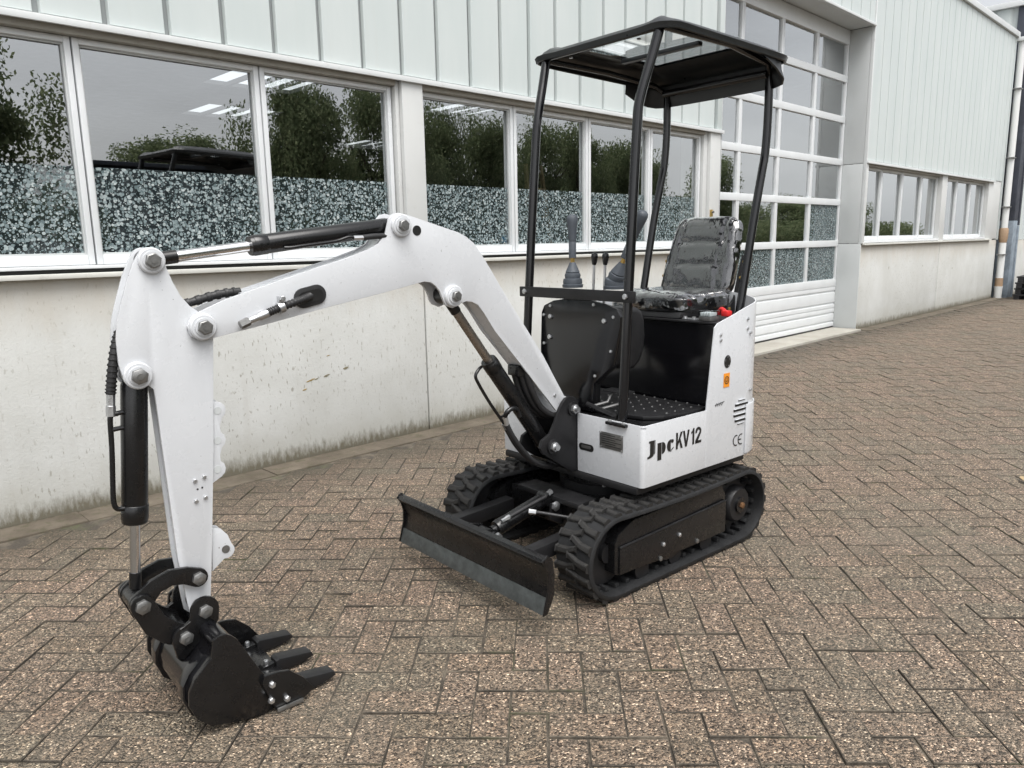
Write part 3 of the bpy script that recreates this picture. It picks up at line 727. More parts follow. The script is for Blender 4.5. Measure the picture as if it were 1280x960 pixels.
part(MB().tube([(.968, bw2, 1.339), (.968, bw2+.001, 1.339)], .0165, 24), 'lifting_hole', 'ink', boom)
hexnut((.354, bw2, .700), .007, .005, 'y', 1, boom, 'steel', 'plug')

# ---------------------------------------------------------------- stick
STICK = [(1.812,1.294),(1.798,1.300),(1.78,1.299),(1.765,1.287),(1.757,1.266),(1.753,1.245),(1.741,1.209),(1.724,1.17),(1.704,1.143),(1.674,1.119),(1.645,1.10),(1.648,1.048),(1.675,.738),(1.707,.435),(1.722,.305),(1.735,.255),(1.763,.240),(1.783,.262),(1.787,.296),(1.801,.444),(1.809,.719),(1.814,.894),(1.816,.926),(1.828,.939),(1.860,.935),(1.889,.973),(1.895,1.005),(1.894,1.067),(1.886,1.118),(1.87,1.168),(1.849,1.228),(1.83,1.268)]
sw = .033
stick = part(MB().prism(STICK, sw-.009, sw).prism(STICK, -sw, -sw+.009), 'stick', 'white', None, .002)
web([(1.777,.30),(1.791,.444),(1.799,.719),(1.804,.894),(1.808,.93)], 'front_plate', stick, y=sw-.0095)
web([(1.684,.73),(1.657,1.045),(1.655,1.08)], 'rear_plate', stick, y=sw-.0095, t=-.006)
web([(1.716,.435),(1.684,.73)], 'rear_plate', stick, y=sw-.0095, t=-.006)
web([(1.726,.31),(1.716,.435)], 'rear_plate', stick, y=sw-.0095, t=-.006)
web([(1.876,1.04),(1.872,1.118),(1.857,1.168),(1.836,1.225)], 'front_plate', stick, y=sw-.0095)
for s in (1, -1):
    boss((1.790, s*sw, 1.266), .034, .012, stick, 'white', s, .0205)
    boss((1.853, s*sw, .970), .036, .014, stick, 'white', s, .0215)
# scalloped thumb lugs and the lower lug, behind the stick
prof = [(1.672,.872)]
for cz in (.842, .756, .672):
    cx = 1.655+(.842-cz)*.085
    prof += [(cx-.026*math.cos(R_(a)), cz+.026*math.sin(R_(a))) for a in (60, 30, 0, -30, -60)]
    if cz > .68: prof += [(cx-.006, cz-.043)]
prof += [(1.693, .630)]
for s in (1, -1): part(MB().prism(prof, s*.022-.004, s*.022+.004), 'thumb_lug', 'white', stick, .0015)
for cz in (.842, .756, .672):
    cx = 1.655+(.842-cz)*.085
    part(MB().tube([(cx-.002, -.027, cz), (cx-.002, .027, cz)], .011, 16), 'lug_hole', 'reveal', stick)
ll = [(1.699,.500),(1.672,.492),(1.655,.470),(1.645,.440)]+arcp(1.662, .423, .024, 170, 290, 5)+[(1.707,.372)]
part(MB().prism(ll, .012, .022), 'thumb_bracket', 'white', stick, .0015)
part(MB().prism(ll, -.022, -.012), 'thumb_bracket', 'white', stick, .0015)
part(MB().tube([(1.664, .0222, .428), (1.664, .0232, .428)], .012, 18), 'bracket_hole', 'nut', stick)
for a, b_ in ((1.735,.655),(1.709,.661),(1.737,.596),(1.711,.601)): hexnut((a, sw, b_), .006, .006, 'y', 1, stick, 'steel', 'bolt')
for a, b_ in ((1.730,.629),(1.717,.631)): part(MB().tube([(a, sw, b_), (a, sw+.0008, b_)], .0028, 10), 'drill_hole', 'ink', stick)

# ---------------------------------------------------------------- cylinders
def cylinder(name, p0, p1, f, rb, rr, matr, steelpart=True):
    """barrel from p0 to fraction f, rod on to p1"""
    p0, p1 = Vector(p0), Vector(p1); d = p1-p0; m_ = p0+d*f; u = d.normalized()
    c = part(MB().tube([p0+u*.02, p0+u*.03, m_-u*.004, m_], [rb*.9, rb, rb, rb*.94], 28), name, 'black')
    part(MB().tube([m_-u*.052, m_-u*.050, m_-u*.012, m_-u*.010], [rb, rb*1.045, rb*1.045, rb], 28), 'gland', 'black', c)
    part(MB().cyl(m_-u*.01, p1-u*.06, rr, 20), 'rod', matr, c)
    part(MB().tube([p1-u*.075, p1-u*.03], rr*1.18, 18), 'rod_end', 'black', c)
    for p, r in ((p0, rb*.9), (p1, rr*1.8)): part(MB().cyl(p-Vector((0, .03, 0)), p+Vector((0, .03, 0)), max(.022, r), 20), 'eye', 'black', c)
    return c, u
# stick cylinder on top of the boom
sc, su = cylinder('stick_cylinder', (1.030, 0, 1.355), (1.790, 0, 1.266), .635, .0285, .0155, 'chrome')
part(MB().tube(smoothpath([(1.42, .030, 1.292), (1.40, .036, 1.292), (1.36, .038, 1.297), (1.26, .037, 1.308), (1.215, .04, 1.320), (1.19, .042, 1.317)], 5), .0055, 10), 'oil_pipe', 'black', sc)
part(MB().tube([(1.20, .042, 1.317), (1.165, .042, 1.318)], .0085, 8), 'pipe_nut', 'steel', sc)
part(MB().tube(smoothpath([(1.168, .042, 1.318), (1.12, .040, 1.322), (1.07, .032, 1.322), (1.03, .0, 1.318)], 5), .0095, 10), 'hose', 'hose', sc)
# bucket cylinder in front of the stick
bc, bu = cylinder('bucket_cylinder', (1.853, 0, .970), (1.912, 0, .350), .655, .0335, .0135, 'chrome')
rail = [(1.905, .012, .872), (1.918, .012, .871), (1.925, .012, .860), (1.929, .012, .783), (1.936, .012, .697), (1.940, .012, .640), (1.934, .012, .617), (1.915, .012, .613)]
part(MB().tube(smoothpath(rail, 5), .0068, 10), 'oil_pipe', 'black', bc)
for z, x in ((.876, 1.912), (.835, 1.914)): part(MB().tube([(x-.03, .008, z-.002), (x+.014, .012, z-.004)], .0065, 8), 'pipe_stay', 'black', bc)
part(MB().tube([(1.922, .012, .868), (1.920, .012, .895), (1.9195, .012, .896), (1.916, .012, .930)], [.012, .012, .0105, .0105], 6), 'pipe_nut', 'steel', bc)
bh = smoothpath([(1.917, .012, .925), (1.912, .012, .956), (1.903, .012, 1.004), (1.889, .008, 1.055), (1.868, .002, 1.092), (1.80, 0, 1.128), (1.72, .0, 1.142), (1.62, .0, 1.165), (1.55, 0, 1.172)], 7)
hm = MB().tube(bh, .0115, 12)
for k in range(1, len(bh)-2, 2): hm.tube([bh[k], bh[k]+(bh[k+1]-bh[k])*.25, bh[k]+(bh[k+1]-bh[k])*.9, bh[k+1]], [.0118, .0142, .0142, .0118], 10)
part(hm, 'hose', 'hose', bc)
# boom cylinder
oc, ou = cylinder('boom_cylinder', (.372, 0, .497), (.832, 0, 1.118), .60, .031, .0165, 'rod')
sl = [(.690, .012, .850), (.712, .026, .846), (.731, .03, .826), (.722, .03, .799), (.67, .03, .717), (.612, .03, .638), (.600, .03, .620)]
part(MB().tube(smoothpath(sl, 5), .006, 10), 'oil_pipe', 'black', oc)
part(MB().tube([(.622, .03, .652), (.570, .02, .660)], .005, 8), 'pipe_stay', 'black', oc)
part(MB().tube([(.604, .03, .626), (.588, .03, .600)], .0095, 6), 'pipe_nut', 'steel', oc)
part(MB().tube(smoothpath([(.590, .03, .603), (.545, .03, .532), (.485, .03, .469), (.435, .03, .433), (.36, .02, .405), (.28, .0, .40)], 6), .0105, 12), 'hose', 'hose', oc)
part(MB().tube(smoothpath([(.606, .04, .655), (.603, .05, .673), (.579, .052, .684), (.552, .05, .672), (.543, .05, .645)], 5), .0095, 10), 'hose_bend', 'black', oc)
part(MB().tube([(.606, .04, .660), (.598, .042, .620)], .0095, 6), 'pipe_nut', 'steel', oc)
part(MB().tube(smoothpath([(.599, .042, .622), (.575, .045, .575), (.53, .045, .515), (.47, .042, .455), (.40, .03, .42), (.30, .01, .405)], 6), .0105, 12), 'hose', 'hose', oc)
# hoses that hang in the crook behind the boom
for k, (y, dx) in enumerate(((.010, 0), (-.012, .015), (.028, -.012))):
    part(MB().tube(smoothpath([(.505+dx, y, .83), (.475+dx, y, .74), (.425+dx, y, .66), (.36+dx, y, .615), (.28, y, .60), (.20, y, .60)], 6), .0125, 12), 'boom_hose', 'hose', boom)
part(MB().box(.47, .53, -.03, .03, .795, .835), 'hose_guide', 'black', boom, .004)

# ---------------------------------------------------------------- bucket linkage
def band(path, hw, name, parent, y0, y1, mat='black'):
    p = [Vector(q_) for q_ in path]; L, Rr = [], []
    for i in range(len(p)):
        d = (p[min(i+1, len(p)-1)]-p[max(i-1, 0)]).normalized(); n = Vector((-d.y, d.x)); h = hw[i] if isinstance(hw, list) else hw
        L.append(p[i]+n*h); Rr.append(p[i]-n*h)
    def cap(c, frm, r):
        a0 = math.atan2(frm.y-c.y, frm.x-c.x); return [(c.x+r*math.cos(a0-k*math.pi/8), c.y+r*math.sin(a0-k*math.pi/8)) for k in range(1, 8)]
    h0, h1 = (hw[0], hw[-1]) if isinstance(hw, list) else (hw, hw)
    poly = [tuple(q_) for q_ in L]+cap(p[-1], L[-1], h1)+[tuple(q_) for q_ in Rr[::-1]]+cap(p[0], Rr[0], h0)
    return part(MB().prism(poly, y0, y1), name, mat, parent, .002)
link = None
for s in (1, -1):
    y0, y1 = (.040, .054) if s > 0 else (-.054, -.040)
    l_ = band([(1.757, .378), (1.79, .394), (1.83, .400), (1.87, .388), (1.912, .350)], [.027, .024, .023, .023, .030], 'guide_link', None, y0, y1)
    hexnut((1.757, s*.054, .378), .0195, .013, 'y', s, l_)
    y0, y1 = (.055, .069) if s > 0 else (-.069, -.055)
    l2 = band([(1.912, .350), (1.885, .285), (1.85, .25), (1.815, .231)], [.030, .032, .032, .028], 'bucket_link', None, y0, y1)
    hexnut((1.912, s*.069, .350), .0205, .013, 'y', s, l2)
part(MB().cyl((1.912, -.0395, .350), (1.912, .0395, .350), .027, 24), 'link_tube', 'black', None)

# ---------------------------------------------------------------- bucket
GZ = -.024
SIDE = [(1.778,.251),(1.765,.259),(1.743,.259),(1.729,.249),(1.714,.232),(1.650,.101),(1.612,.060),(1.60,.02),(1.62,-.014),(1.66,-.022),(1.729,-.013),(1.804,.009),(1.838,.042),(1.856,.088),(1.853,.126),(1.837,.157),(1.787,.203)]
bk = part(MB().prism(SIDE, .186, .198), 'bucket', 'black', None, .002)
part(MB().prism(SIDE, -.198, -.186), 'side_plate', 'black', bk, .002)
SHELL = [(1.760,.252),(1.772,.243),(1.781,.203),(1.830,.155),(1.847,.124),(1.849,.088),(1.832,.045),(1.800,.015),(1.729,-.007),(1.66,-.015),(1.575,-.0145)]
def shell(path, t, y0, y1):
    p = [Vector((a, b_)) for a, b_ in path]; vs = []; fs = []
    for i in range(len(p)):
        d = (p[min(i+1, len(p)-1)]-p[max(i-1, 0)]).normalized(); n = Vector((d.y, -d.x))
        for h in (0, -t):
            q_ = p[i]+n*(0 if h == 0 else -t)
            for y in (y0, y1): vs.append((q_.x, y, q_.y))
    for i in range(len(p)-1):
        a, b_ = 4*i, 4*i+4
        fs += [(a, a+1, b_+1, b_), (a+2, b_+2, b_+3, a+3), (a, b_, b_+2, a+2), (a+1, a+3, b_+3, b_+1)]
    e = 4*(len(p)-1); fs += [(0, 2, 3, 1), (e, e+1, e+3, e+2)]
    return MB().add(vs, fs)
part(shell(SHELL, -.008, -.1855, .1855), 'back_shell', 'gloss', bk)
RIB = [(1.795,.197),(1.838,.157),(1.8565,.126),(1.8595,.088),(1.842,.038),(1.806,.006),(1.76,-.008)]
RIN = [(1.785,.190),(1.826,.150),(1.843,.122),(1.845,.090),(1.829,.048),(1.798,.018),(1.76,.004)]
for y in (.135, -.115): part(MB().prism(RIB+RIN[::-1], y-.022, y+.022), 'wear_strip', 'gloss', bk, .001)
# cross tube and the ears
part(MB().cyl((1.752, -.185, .232), (1.752, .185, .232), .027, 22), 'cross_tube', 'gloss', bk)
EAR = [(1.722,.250),(1.717,.290)]+[(1.757-.040*math.cos(R_(a)), .290+.040*math.sin(R_(a))) for a in range(20, 161, 20)]+[(1.800,.272),(1.815,.262)]+[(1.815-.036*math.cos(R_(a)), .226+.036*math.sin(R_(a))) for a in range(90, 201, 22)]+[(1.842,.175),(1.825,.165),(1.79,.195),(1.765,.205)]
for s in (1, -1):
    y0, y1 = (.071, .083) if s > 0 else (-.083, -.071)
    e_ = part(MB().prism(EAR, y0, y1), 'bucket_ear', 'black', bk, .002)
    hexnut((1.757, s*.083, .289), .0195, .013, 'y', s, bk)
    hexnut((1.815, s*.083, .229), .0195, .013, 'y', s, bk)
    part(MB().prism([(1.842,.172),(1.80,.190),(1.772,.20),(1.80,.178),(1.83,.155)], s*.062-.008, s*.062+.008), 'gusset', 'gloss', bk, .002)
part(MB().cyl((1.757, -.07, .289), (1.757, .07, .289), .021, 20), 'pin', 'nut', bk)
part(MB().cyl((1.815, -.07, .229), (1.815, .07, .229), .024, 20), 'pin', 'black', bk)
# cutting lip, teeth, side cutters
part(MB().prism([(1.66,-.0205),(1.66,-.008),(1.58,.004),(1.532,.000),(1.526,-.0205)], -.1855, .1855), 'cutting_lip', 'black', bk, .002)
tooth = [(1.542,-.018),(1.542,.020),(1.530,.024),(1.424,.008),(1.418,-.006),(1.47,-.018)]
for y in (.152, 0, -.152):
    t_ = part(MB().prism(tooth, y-.0235, y+.0235), 'tooth', 'satin', bk, .0015)
    part(MB().prism([(1.590,.003),(1.580,.010),(1.548,.014),(1.5425,.014),(1.5425,-.004),(1.58,-.001)], y-.015, y+.015), 'tooth_adapter', 'black', t_, .002)
    hexnut((1.566, y, .012), .0085, .012, 'z', 1, t_, 'steel', 'tooth_bolt')
CUT = [(1.660,.078),(1.652,.100),(1.612,.097),(1.579,.089),(1.536,.048),(1.505,.002),(1.541,-.014),(1.625,-.021)]
for s in (1, -1):
    y0, y1 = (.199, .210) if s > 0 else (-.210, -.199)
    c_ = part(MB().prism(CUT, y0, y1), 'side_cutter', 'black', bk, .002)
    for a, b_ in ((1.634,.069),(1.640,.022),(1.594,.008)): hexnut((a, s*.210, b_), .0095, .011, 'y', s, c_, 'steel', 'bolt')
part(MB().box(1.545, 1.625, .211, .218, -.0225, -.010, Matrix.Translation((0, 0, 0))), 'wear_bar', 'nut', bk, .002)

# ---------------------------------------------------------------- boom bracket on the slew frame
BRK = [(.327,.668),(.310,.684),(.287,.688),(.262,.682),(.240,.662),(.236,.62),(.236,.375),(.275,.372),(.399,.455),(.437,.480),(.450,.505),(.440,.535),(.398,.553),(.376,.583),(.345,.645)]
brk = part(MB().prism(BRK, .050, .064).prism(BRK, -.064, -.050), 'boom_bracket', 'satin', None, .003)
for s in (1, -1):
    for a, b_, r in ((.272,.637,.023), (.385,.502,.024)):
        part(MB().tube([(a, s*.064, b_), (a, s*.072, b_)], r*1.25, 20), 'washer', 'satin', brk)
        hexnut((a, s*.072, b_), r*.82, .014, 'y', s, brk, 'steel')
        part(MB().tube([(a, s*.084, b_), (a, s*.096, b_)], r*.5, 14), 'bolt_end', 'steel', brk)
part(MB().box(.20, .262, -.0495, .0495, .372, .60), 'bracket_back', 'black', brk, .004)
part(MB().prism([(.25,.365),(.40,.44),(.40,.449),(.25,.374)], -.0495, .0495), 'bracket_floor', 'black', brk)

# ---------------------------------------------------------------- upper body
bx0, bx1, by = -.50, .248, .406
# front panels left and right of the bracket with a rounded corner, side panels, curved rear
def plan(off):   # outline of one half in plan view: from bracket round the corner and back
    r = .018; y = by-off
    pts = [(bx1-off, .067), (bx1-off, y-r)]
    pts += [(bx1-off-r+r*math.cos(R_(a)), y-r+r*math.sin(R_(a))) for a in (15, 30, 45, 60, 75, 90)]
    return pts
def strip(path, zs0, zs1, t=.006, s=1):
    """a sheet standing on a plan path, bottom and top heights per point"""
    n = len(path); vs = []; fs = []
    for i, (x, y) in enumerate(path):
        a, b_ = path[max(i-1, 0)], path[min(i+1, n-1)]; d = Vector((b_[0]-a[0], b_[1]-a[1])).normalized(); nn = Vector((-d.y, d.x))*t
        for (xx, yy) in ((x, y), (x+nn.x, y+nn.y)):
            vs += [(xx, yy*s, zs0[i]), (xx, yy*s, zs1[i])]
    for i in range(n-1):
        a, b_ = 4*i, 4*i+4
        fs += [(a, b_, b_+1, a+1), (a+2, a+3, b_+3, b_+2), (a, a+2, b_+2, b_), (a+1, b_+1, b_+3, a+3)]
    e = 4*(n-1); fs += [(0, 1, 3, 2), (e, e+2, e+3, e+1)]
    return MB().add(vs, fs)
skirt = None
REAR = [(-.30, by), (-.42, by)]+[(-.42-.20*math.sin(R_(a)), by-.20+.20*math.cos(R_(a))) for a in (10, 20, 30, 40, 50, 60, 70, 80, 90)]
REAR += [(-.655, .12), (-.662, 0)]
body = None
for s in (1, -1):
    path = plan(0)+[(-.145, by)]
    n = len(path)
    o = part(strip(path, [.376]*n, [.616]*n, .006, s), 'front_panel', 'white', None, .0015)
    if s > 0: body = o
    # folded rim along the top edge
    part(strip([(a-.0065 if k < 2 else a, b_-.0065 if k > 7 else b_) for k, (a, b_) in enumerate(path)], [.604]*n, [.610]*n, .012, s), 'top_rim', 'white', o)
    up = [(-.1455, by-.0005), (-.155, by-.0005), (-.185, by-.0005), (-.205, by-.0005)]+[(a, b_-.0005) for a, b_ in REAR]
    tops = [.630, .70, .945, .962]+[.985, 1.018]+[1.024+.004*k for k in range(9)]+[1.055, 1.055]
    bots = [.376]*len(up)
    side = part(strip(up, bots, tops, .006, s), 'side_panel', 'white', None, .0012)
    lowr = [(a-.004, b_+.006) for a, b_ in REAR[1:]]
    part(strip(lowr, [.384]*len(lowr), [.600]*len(lowr), .006, s), 'rear_skirt', 'white', side, .001)
    if s > 0: sidep = side
    for a, b_ in ((-.225,.915),(-.226,.893),(-.415,.965),(-.417,.925),(-.44,.905),(-.455,.66)): hexnut((a, s*(by-.0005), b_), .0065, .006, 'y', s, side, 'steel', 'bolt')
yS = by+.0005
# lettering and marks on the left side panel (local x runs rearwards to the right when seen from that side)
def decal(polys, name, x0, z0, sx, sz, shear, parent, mat='ink', th=.0010, y=None):
    mb = MB(); y = yS if y is None else y
    for p in polys:
        q_ = [(x0-(a*sx+shear*b_*sz*0), z0+b_*sz) for a, b_ in p]
        mb.prism(q_, y, y+th)
    return mb.build(name, mat, parent, 0, smooth=False)
def arcband(cx, cy, ro, ri, a0, a1, n=14):
    return [(cx+ro*math.cos(R_(a0+(a1-a0)*k/n)), cy+ro*math.sin(R_(a0+(a1-a0)*k/n))) for k in range(n+1)]+[(cx+ri*math.cos(R_(a1-(a1-a0)*k/n)), cy+ri*math.sin(R_(a1-(a1-a0)*k/n))) for k in range(n+1)]
def ell(cx, cy, rx, ry, a0, a1, n=12): return [(cx+rx*math.cos(R_(a0+(a1-a0)*k/n)), cy+ry*math.sin(R_(a0+(a1-a0)*k/n))) for k in range(n+1)]
# J p c : heavy stencilled display letters, K V 1 2 : condensed bold
Jl = [[(.12,1.0),(.56,1.0),(.56,.14),(.48,.02),(.30,-.06),(.0,-.08),(.0,.04),(.16,.08),(.22,.16),(.22,.88),(.12,.88)], [(.60,1.0),(.66,1.0),(.66,.2),(.60,.10)]]
Pl = [[(.86,.74),(1.20,.74),(1.20,-.36),(.86,-.36)], [(1.25,.72)]+ell(1.27, .36, .30, .38, 88, -88, 12)+[(1.25,0)]]
Cl = [ell(2.02, .37, .33, .39, 70, 290, 16)+[(2.02,.02),(2.02,.72)], ell(2.17, .62, .12, .12, 0, 345, 14), [(2.08,.02),(2.30,.18),(2.30,.24),(2.08,.10)]]
Kl = [[(2.50,1.0),(2.66,1.0),(2.66,.0),(2.50,.0)], [(2.66,.40),(2.92,1.0),(3.10,1.0),(2.66,.16)], [(2.76,.56),(2.86,.68),(3.12,.0),(2.93,.0)]]
Vl = [[(3.12,1.0),(3.29,1.0),(3.43,.30),(3.57,1.0),(3.74,1.0),(3.51,.0),(3.35,.0)]]
Ol = [[(3.90,.80),(4.00,.84),(4.07,1.0),(4.19,1.0),(4.19,.0),(4.03,.0),(4.03,.74),(3.90,.68)]]
Tl = [arcband(4.58, .72, .28, .12, 200, -30, 14)+[], [(4.82,.58),(4.68,.66),(4.30,.18),(4.30,.0),(4.46,.0)][::-1], [(4.30,.0),(4.88,.0),(4.88,.16),(4.30,.16)]]
W_ = .335/4.88
decal(Jl+Pl+Cl, 'lettering', .222, .492, W_, .062, 0, sidep if False else body)
decal(Kl+Vl+Ol, 'lettering', .222, .492, W_, .066, 0, body)
decal(Tl, 'lettering', .222, .492, W_, .066, 0, body)
# CE mark, vent slots, warning stickers
decal([arcband(0, 0, .024, .0195, 70, 290), arcband(.036, 0, .024, .0195, 70, 290), [(.0165,-.0025),(.036,-.0025),(.036,.0025),(.0165,.0025)]], 'ce_mark', -.362, .452, 1, 1, 0, sidep)
vz, vx, vr = .572, -.392, .058
for k, z in enumerate((.623, .605, .583, .560, .537, .521)):
    dz = abs(z-vz); hw = math.sqrt(max(1e-4, vr*vr-dz*dz)); h = .0048 if k in (1, 2, 3, 4) else .0018
    hw2 = hw if k not in (0, 5) else hw*.9
    part(MB().prism([(vx-hw2, z-h), (vx+hw2*.97, z-h), (vx+hw2, z+h), (vx-hw2*.97, z+h)], yS, yS+.0012), 'vent_slot', 'ink', sidep, smooth=False)
    part(MB().box(vx-hw2*.96, vx+hw2*.96, yS, yS+.005, z+h+.0006, z+h+.0022), 'louvre', 'white', sidep, .0006)
st = part(MB().box(-.297, -.256, yS, yS+.001, .694, .752), 'warning_sticker', 'orange', sidep, smooth=False)
decal([arcband(0, 0, .0165, .0125, 0, 359, 24), arcband(0, 0, .008, .006, 0, 359, 16), [(-.009,-.004),(.009,-.004),(.009,-.002),(-.009,-.002)]], 'sticker_print', -.2765, .723, 1, 1, 0, st, 'ink', .0005, yS+.0011)
rs = decal([ell(0, 0, .0225, .0265, 0, 350, 24)], 'round_sticker', -.279, .800, 1, 1, 0, sidep, 'ink')
wd = [[(.006*math.cos(a)+.010*math.cos(a+.7), .007*math.sin(a)+.012*math.sin(a+.7)), (.018*math.cos(a), .021*math.sin(a)), (.016*math.cos(a+.55), .019*math.sin(a+.55))] for a in (0.2, 1.3, 2.5, 3.6, 4.9)]
decal(wd, 'sticker_print', -.279, .800, 1, 1, 0, rs, 'white', .0005, yS+.0012)
sg = [[(-.034+.0068*k+.002*(k % 2), .004*((-1)**k)), (-.030+.0068*k, .008*((-1)**(k+1))), (-.028+.0068*k, .006*((-1)**(k+1)))] for k in range(8)]
decal(sg+[[(-.036,-.001),(.030,.006),(.030,.0075),(-.036,.0005)]], 'scribble_mark', -.236, .629, 1, 1, 0, sidep)
# type plate and slot on the front panel
tp = part(MB().box(bx1, bx1+.0022, .190, .310, .499, .564), 'type_plate', 'nut', body, .001)
for k in range(6): part(MB().box(bx1+.0022, bx1+.0026, .200+(.02 if k == 0 else 0), .302-(.03 if k % 2 else 0), .510+.0085*k, .513+.0085*k), 'plate_print', 'ink', tp, smooth=False)
for y in (.195, .305):
    for z in (.503, .560): part(MB().tube([(bx1+.0022, y, z), (bx1+.005, y, z)], .004, 10), 'rivet', 'steel', tp)
part(MB().prism([(.116+a-1.359, .482+b_-1.148) for a, b_ in oblong(1.359, 1.148, .052, .0145, 0)], bx1, bx1+.0012, 'x'), 'panel_slot', 'ink', body)
part(MB().prism([(.116+a-1.359, .484+b_-1.148) for a, b_ in oblong(1.359, 1.148, .040, .006, 0)], bx1+.0012, bx1+.003, 'x'), 'latch', 'nut', body)
# deck, floor mat
part(MB().prism([(.238, .395), (.238, -.395), (-.45, -.395), (-.60, -.25), (-.64, 0), (-.60, .25), (-.45, .395)], .586, .600, 'z'), 'deck', 'black', None, .003)
mat_p = [(.135, .355), (.165, .33), (.165, -.33), (-.19, -.36), (-.205, .30)]+[(-.19, .352)]
mo = part(MB().prism([(.150, .20), (.150, -.33), (-.2045, -.34), (-.2045, .355), (-.16, .375), (-.06, .378), (.06, .352), (.12, .30)], .603, .618, 'z'), 'floor_mat', 'satin', None, .004)
for i in range(7):
    for j in range(8):
        x, y = .12-.053*i, .33-.058*j
        if x > .03 and y > .27: continue
        part(MB().tube([(x, y, .618), (x, y, .6215)], [.0045, .003], 6), 'mat_stud', 'nut', mo)
# seat box
SBP = [(-.215, .392), (-.215, -.392), (-.42, -.392), (-.52, -.36), (-.58, -.28), (-.605, -.2), (-.605, .2), (-.58, .28), (-.52, .36), (-.42, .392)]
sb_ = part(MB().prism(SBP, .601, .955, 'z'), 'seat_box', 'gloss', None, .008, seg=2)
part(MB().prism([(a+(.012 if a > -.3 else 0), b_) for a, b_ in SBP], .9555, .964, 'z'), 'seat_box_lid', 'satin', sb_, .003)
# small clutter on the lid: clear fuse box, red terminal covers, bracket
M['clearp'] = glass_mat('clear_plastic', 1.7, (.75, .78, .78))
fb = part(MB().box(-.275, -.215, .305, .362, .966, .984), 'fuse_box_base', 'nut', sb_, .003)
part(MB().box(-.277, -.213, .302, .365, .9845, 1.008), 'fuse_box_cover', 'clearp', fb, .004)
for k in range(4): part(MB().box(-.27, -.22, .308+.013*k, .316+.013*k, .985, 1.000), 'fuse', 'alu', fb, .002)
part(MB().tube(smoothpath([(-.36, .30, .985), (-.34, .33, 1.005), (-.33, .36, .99), (-.335, .38, .972)], 5), .010, 10), 'terminal_cover', 'red', sb_)
part(MB().box(-.335, -.30, .352, .385, .980, 1.004), 'terminal_cover', 'red', sb_, .006)
part(MB().prism([(-.25, .20), (-.225, .215), (-.225, .275), (-.25, .29), (-.27, .245)], .9645, .970, 'z'), 'lid_bracket', 'steel', sb_, .001)
for y in (.22, .265): part(MB().tube([(-.24, y, .970), (-.24, y, .978)], .008, 10), 'lid_bolt', 'steel', sb_)

# ---------------------------------------------------------------- console with levers
cx_ = .172
CON = [(-.230,.790),(-.230,.850),(-.222,1.000),(-.205,1.030),(-.15,1.052),(-.06,1.066),(.05,1.066),(.14,1.052),(.205,1.032),(.226,1.005),(.222,.96),(.192,.815),(.085,.728),(.082,.610),(-.082,.610),(-.10,.665),(-.19,.735)]
con = part(MB().prism(CON, cx_-.012, cx_, 'x'), 'console', 'gloss', None, .003)
CON2 = [(a*.97, .60+(b_-.60)*.985) for a, b_ in CON]
part(MB().prism(CON2, cx_-.045, cx_-.0125, 'x'), 'console_body', 'satin', con, .006)
# rounded side bulges of the console box
blg = [(.135,1.035),(.06,1.035),(.030,1.022),(.012,.985),(.006,.92),(.012,.865),(.036,.815),(.075,.79),(.125,.79)]
part(MB().prism(blg, -.215, .215), 'console_box', 'satin', con, .02, seg=3)
for y, z in ((-.165,1.030),(.085,1.046),(.190,1.003),(.178,.868),(.093,.760),(-.205,.99),(-.205,.868)): hexnut((cx_, y, z), .0065, .006, 'x', 1, con, 'steel', 'bolt')
for y, z in ((-.165,.985),(.142,.985),(-.170,.898)): hexnut((cx_, y, z), .0105, .008, 'x', 1, con, 'steel', 'bolt')
bar = part(MB().box(.193, .211, -.318, .318, 1.066, 1.108), 'cross_bar', 'satin', None, .002)
for s in (1, -1): hexnut((.211, s*.283, 1.088), .0115, .008, 'x', 1, bar, 'steel', 'bolt')
def lever(x, y, tx, ty, name='joystick'):
    """ribbed boot, brass ferrule and grip leaning by (tx, ty) per metre of height"""
    z0 = 1.105
    P_ = lambda h: Vector((x+tx*max(0, h-.03), y+ty*max(0, h-.03), z0+h))
    rib = []
    for h, r in ((0, .043), (.012, .044), (.014, .040), (.024, .041), (.036, .039), (.038, .032), (.05, .034), (.058, .032), (.060, .028), (.064, .030), (.10, .014), (.104, .012)): rib.append((P_(h), r))
    j = part(MB().tube([a for a, _ in rib], [b_ for _, b_ in rib], 18), name, 'lever_grey')
    part(MB().tube([P_(.10), P_(.124)], .010, 6), 'ferrule', 'brass', j)
    g_ = [(.122, .0155), (.135, .0155), (.185, .0155), (.187, .0145), (.191, .0145), (.192, .016), (.235, .0185), (.265, .0225), (.283, .0235), (.293, .020), (.299, .010)]
    part(MB().tube([P_(h) for h, _ in g_], [r for _, r in g_], 18), 'grip', 'lever_grey', j)
    return j
lever(.105, -.100, 0.0, -.005); lever(.09, .120, -.05, .50)
for y, dx in ((.012, 0), (.072, 0)):
    r_ = part(MB().tube([(.10, y, 1.04), (.10, y+.006, 1.205)], .0055, 10), 'control_rod', 'steel')
    part(MB().tube([(.10, y+.006, 1.20), (.10, y+.007, 1.208), (.10, y+.008, 1.232), (.10, y+.008, 1.243), (.10, y+.008, 1.248)], [.008, .0105, .0145, .0125, .006], 14), 'knob', 'gloss', r_)
# foot pedals and rods behind the console
for y in (.10, .16): 
    p_ = part(MB().tube([(.21, y, .64), (.16, y+.05, .66), (.13, y+.05, .70)], .006, 8), 'pedal_rod', 'nut')
    part(MB().box(.10, .16, y+.02, y+.08, .70, .708), 'pedal', 'satin', p_, .003)
part(MB().tube([(.215, .09, .652), (.225, .26, .628)], .009, 8), 'foot_rail', 'satin')

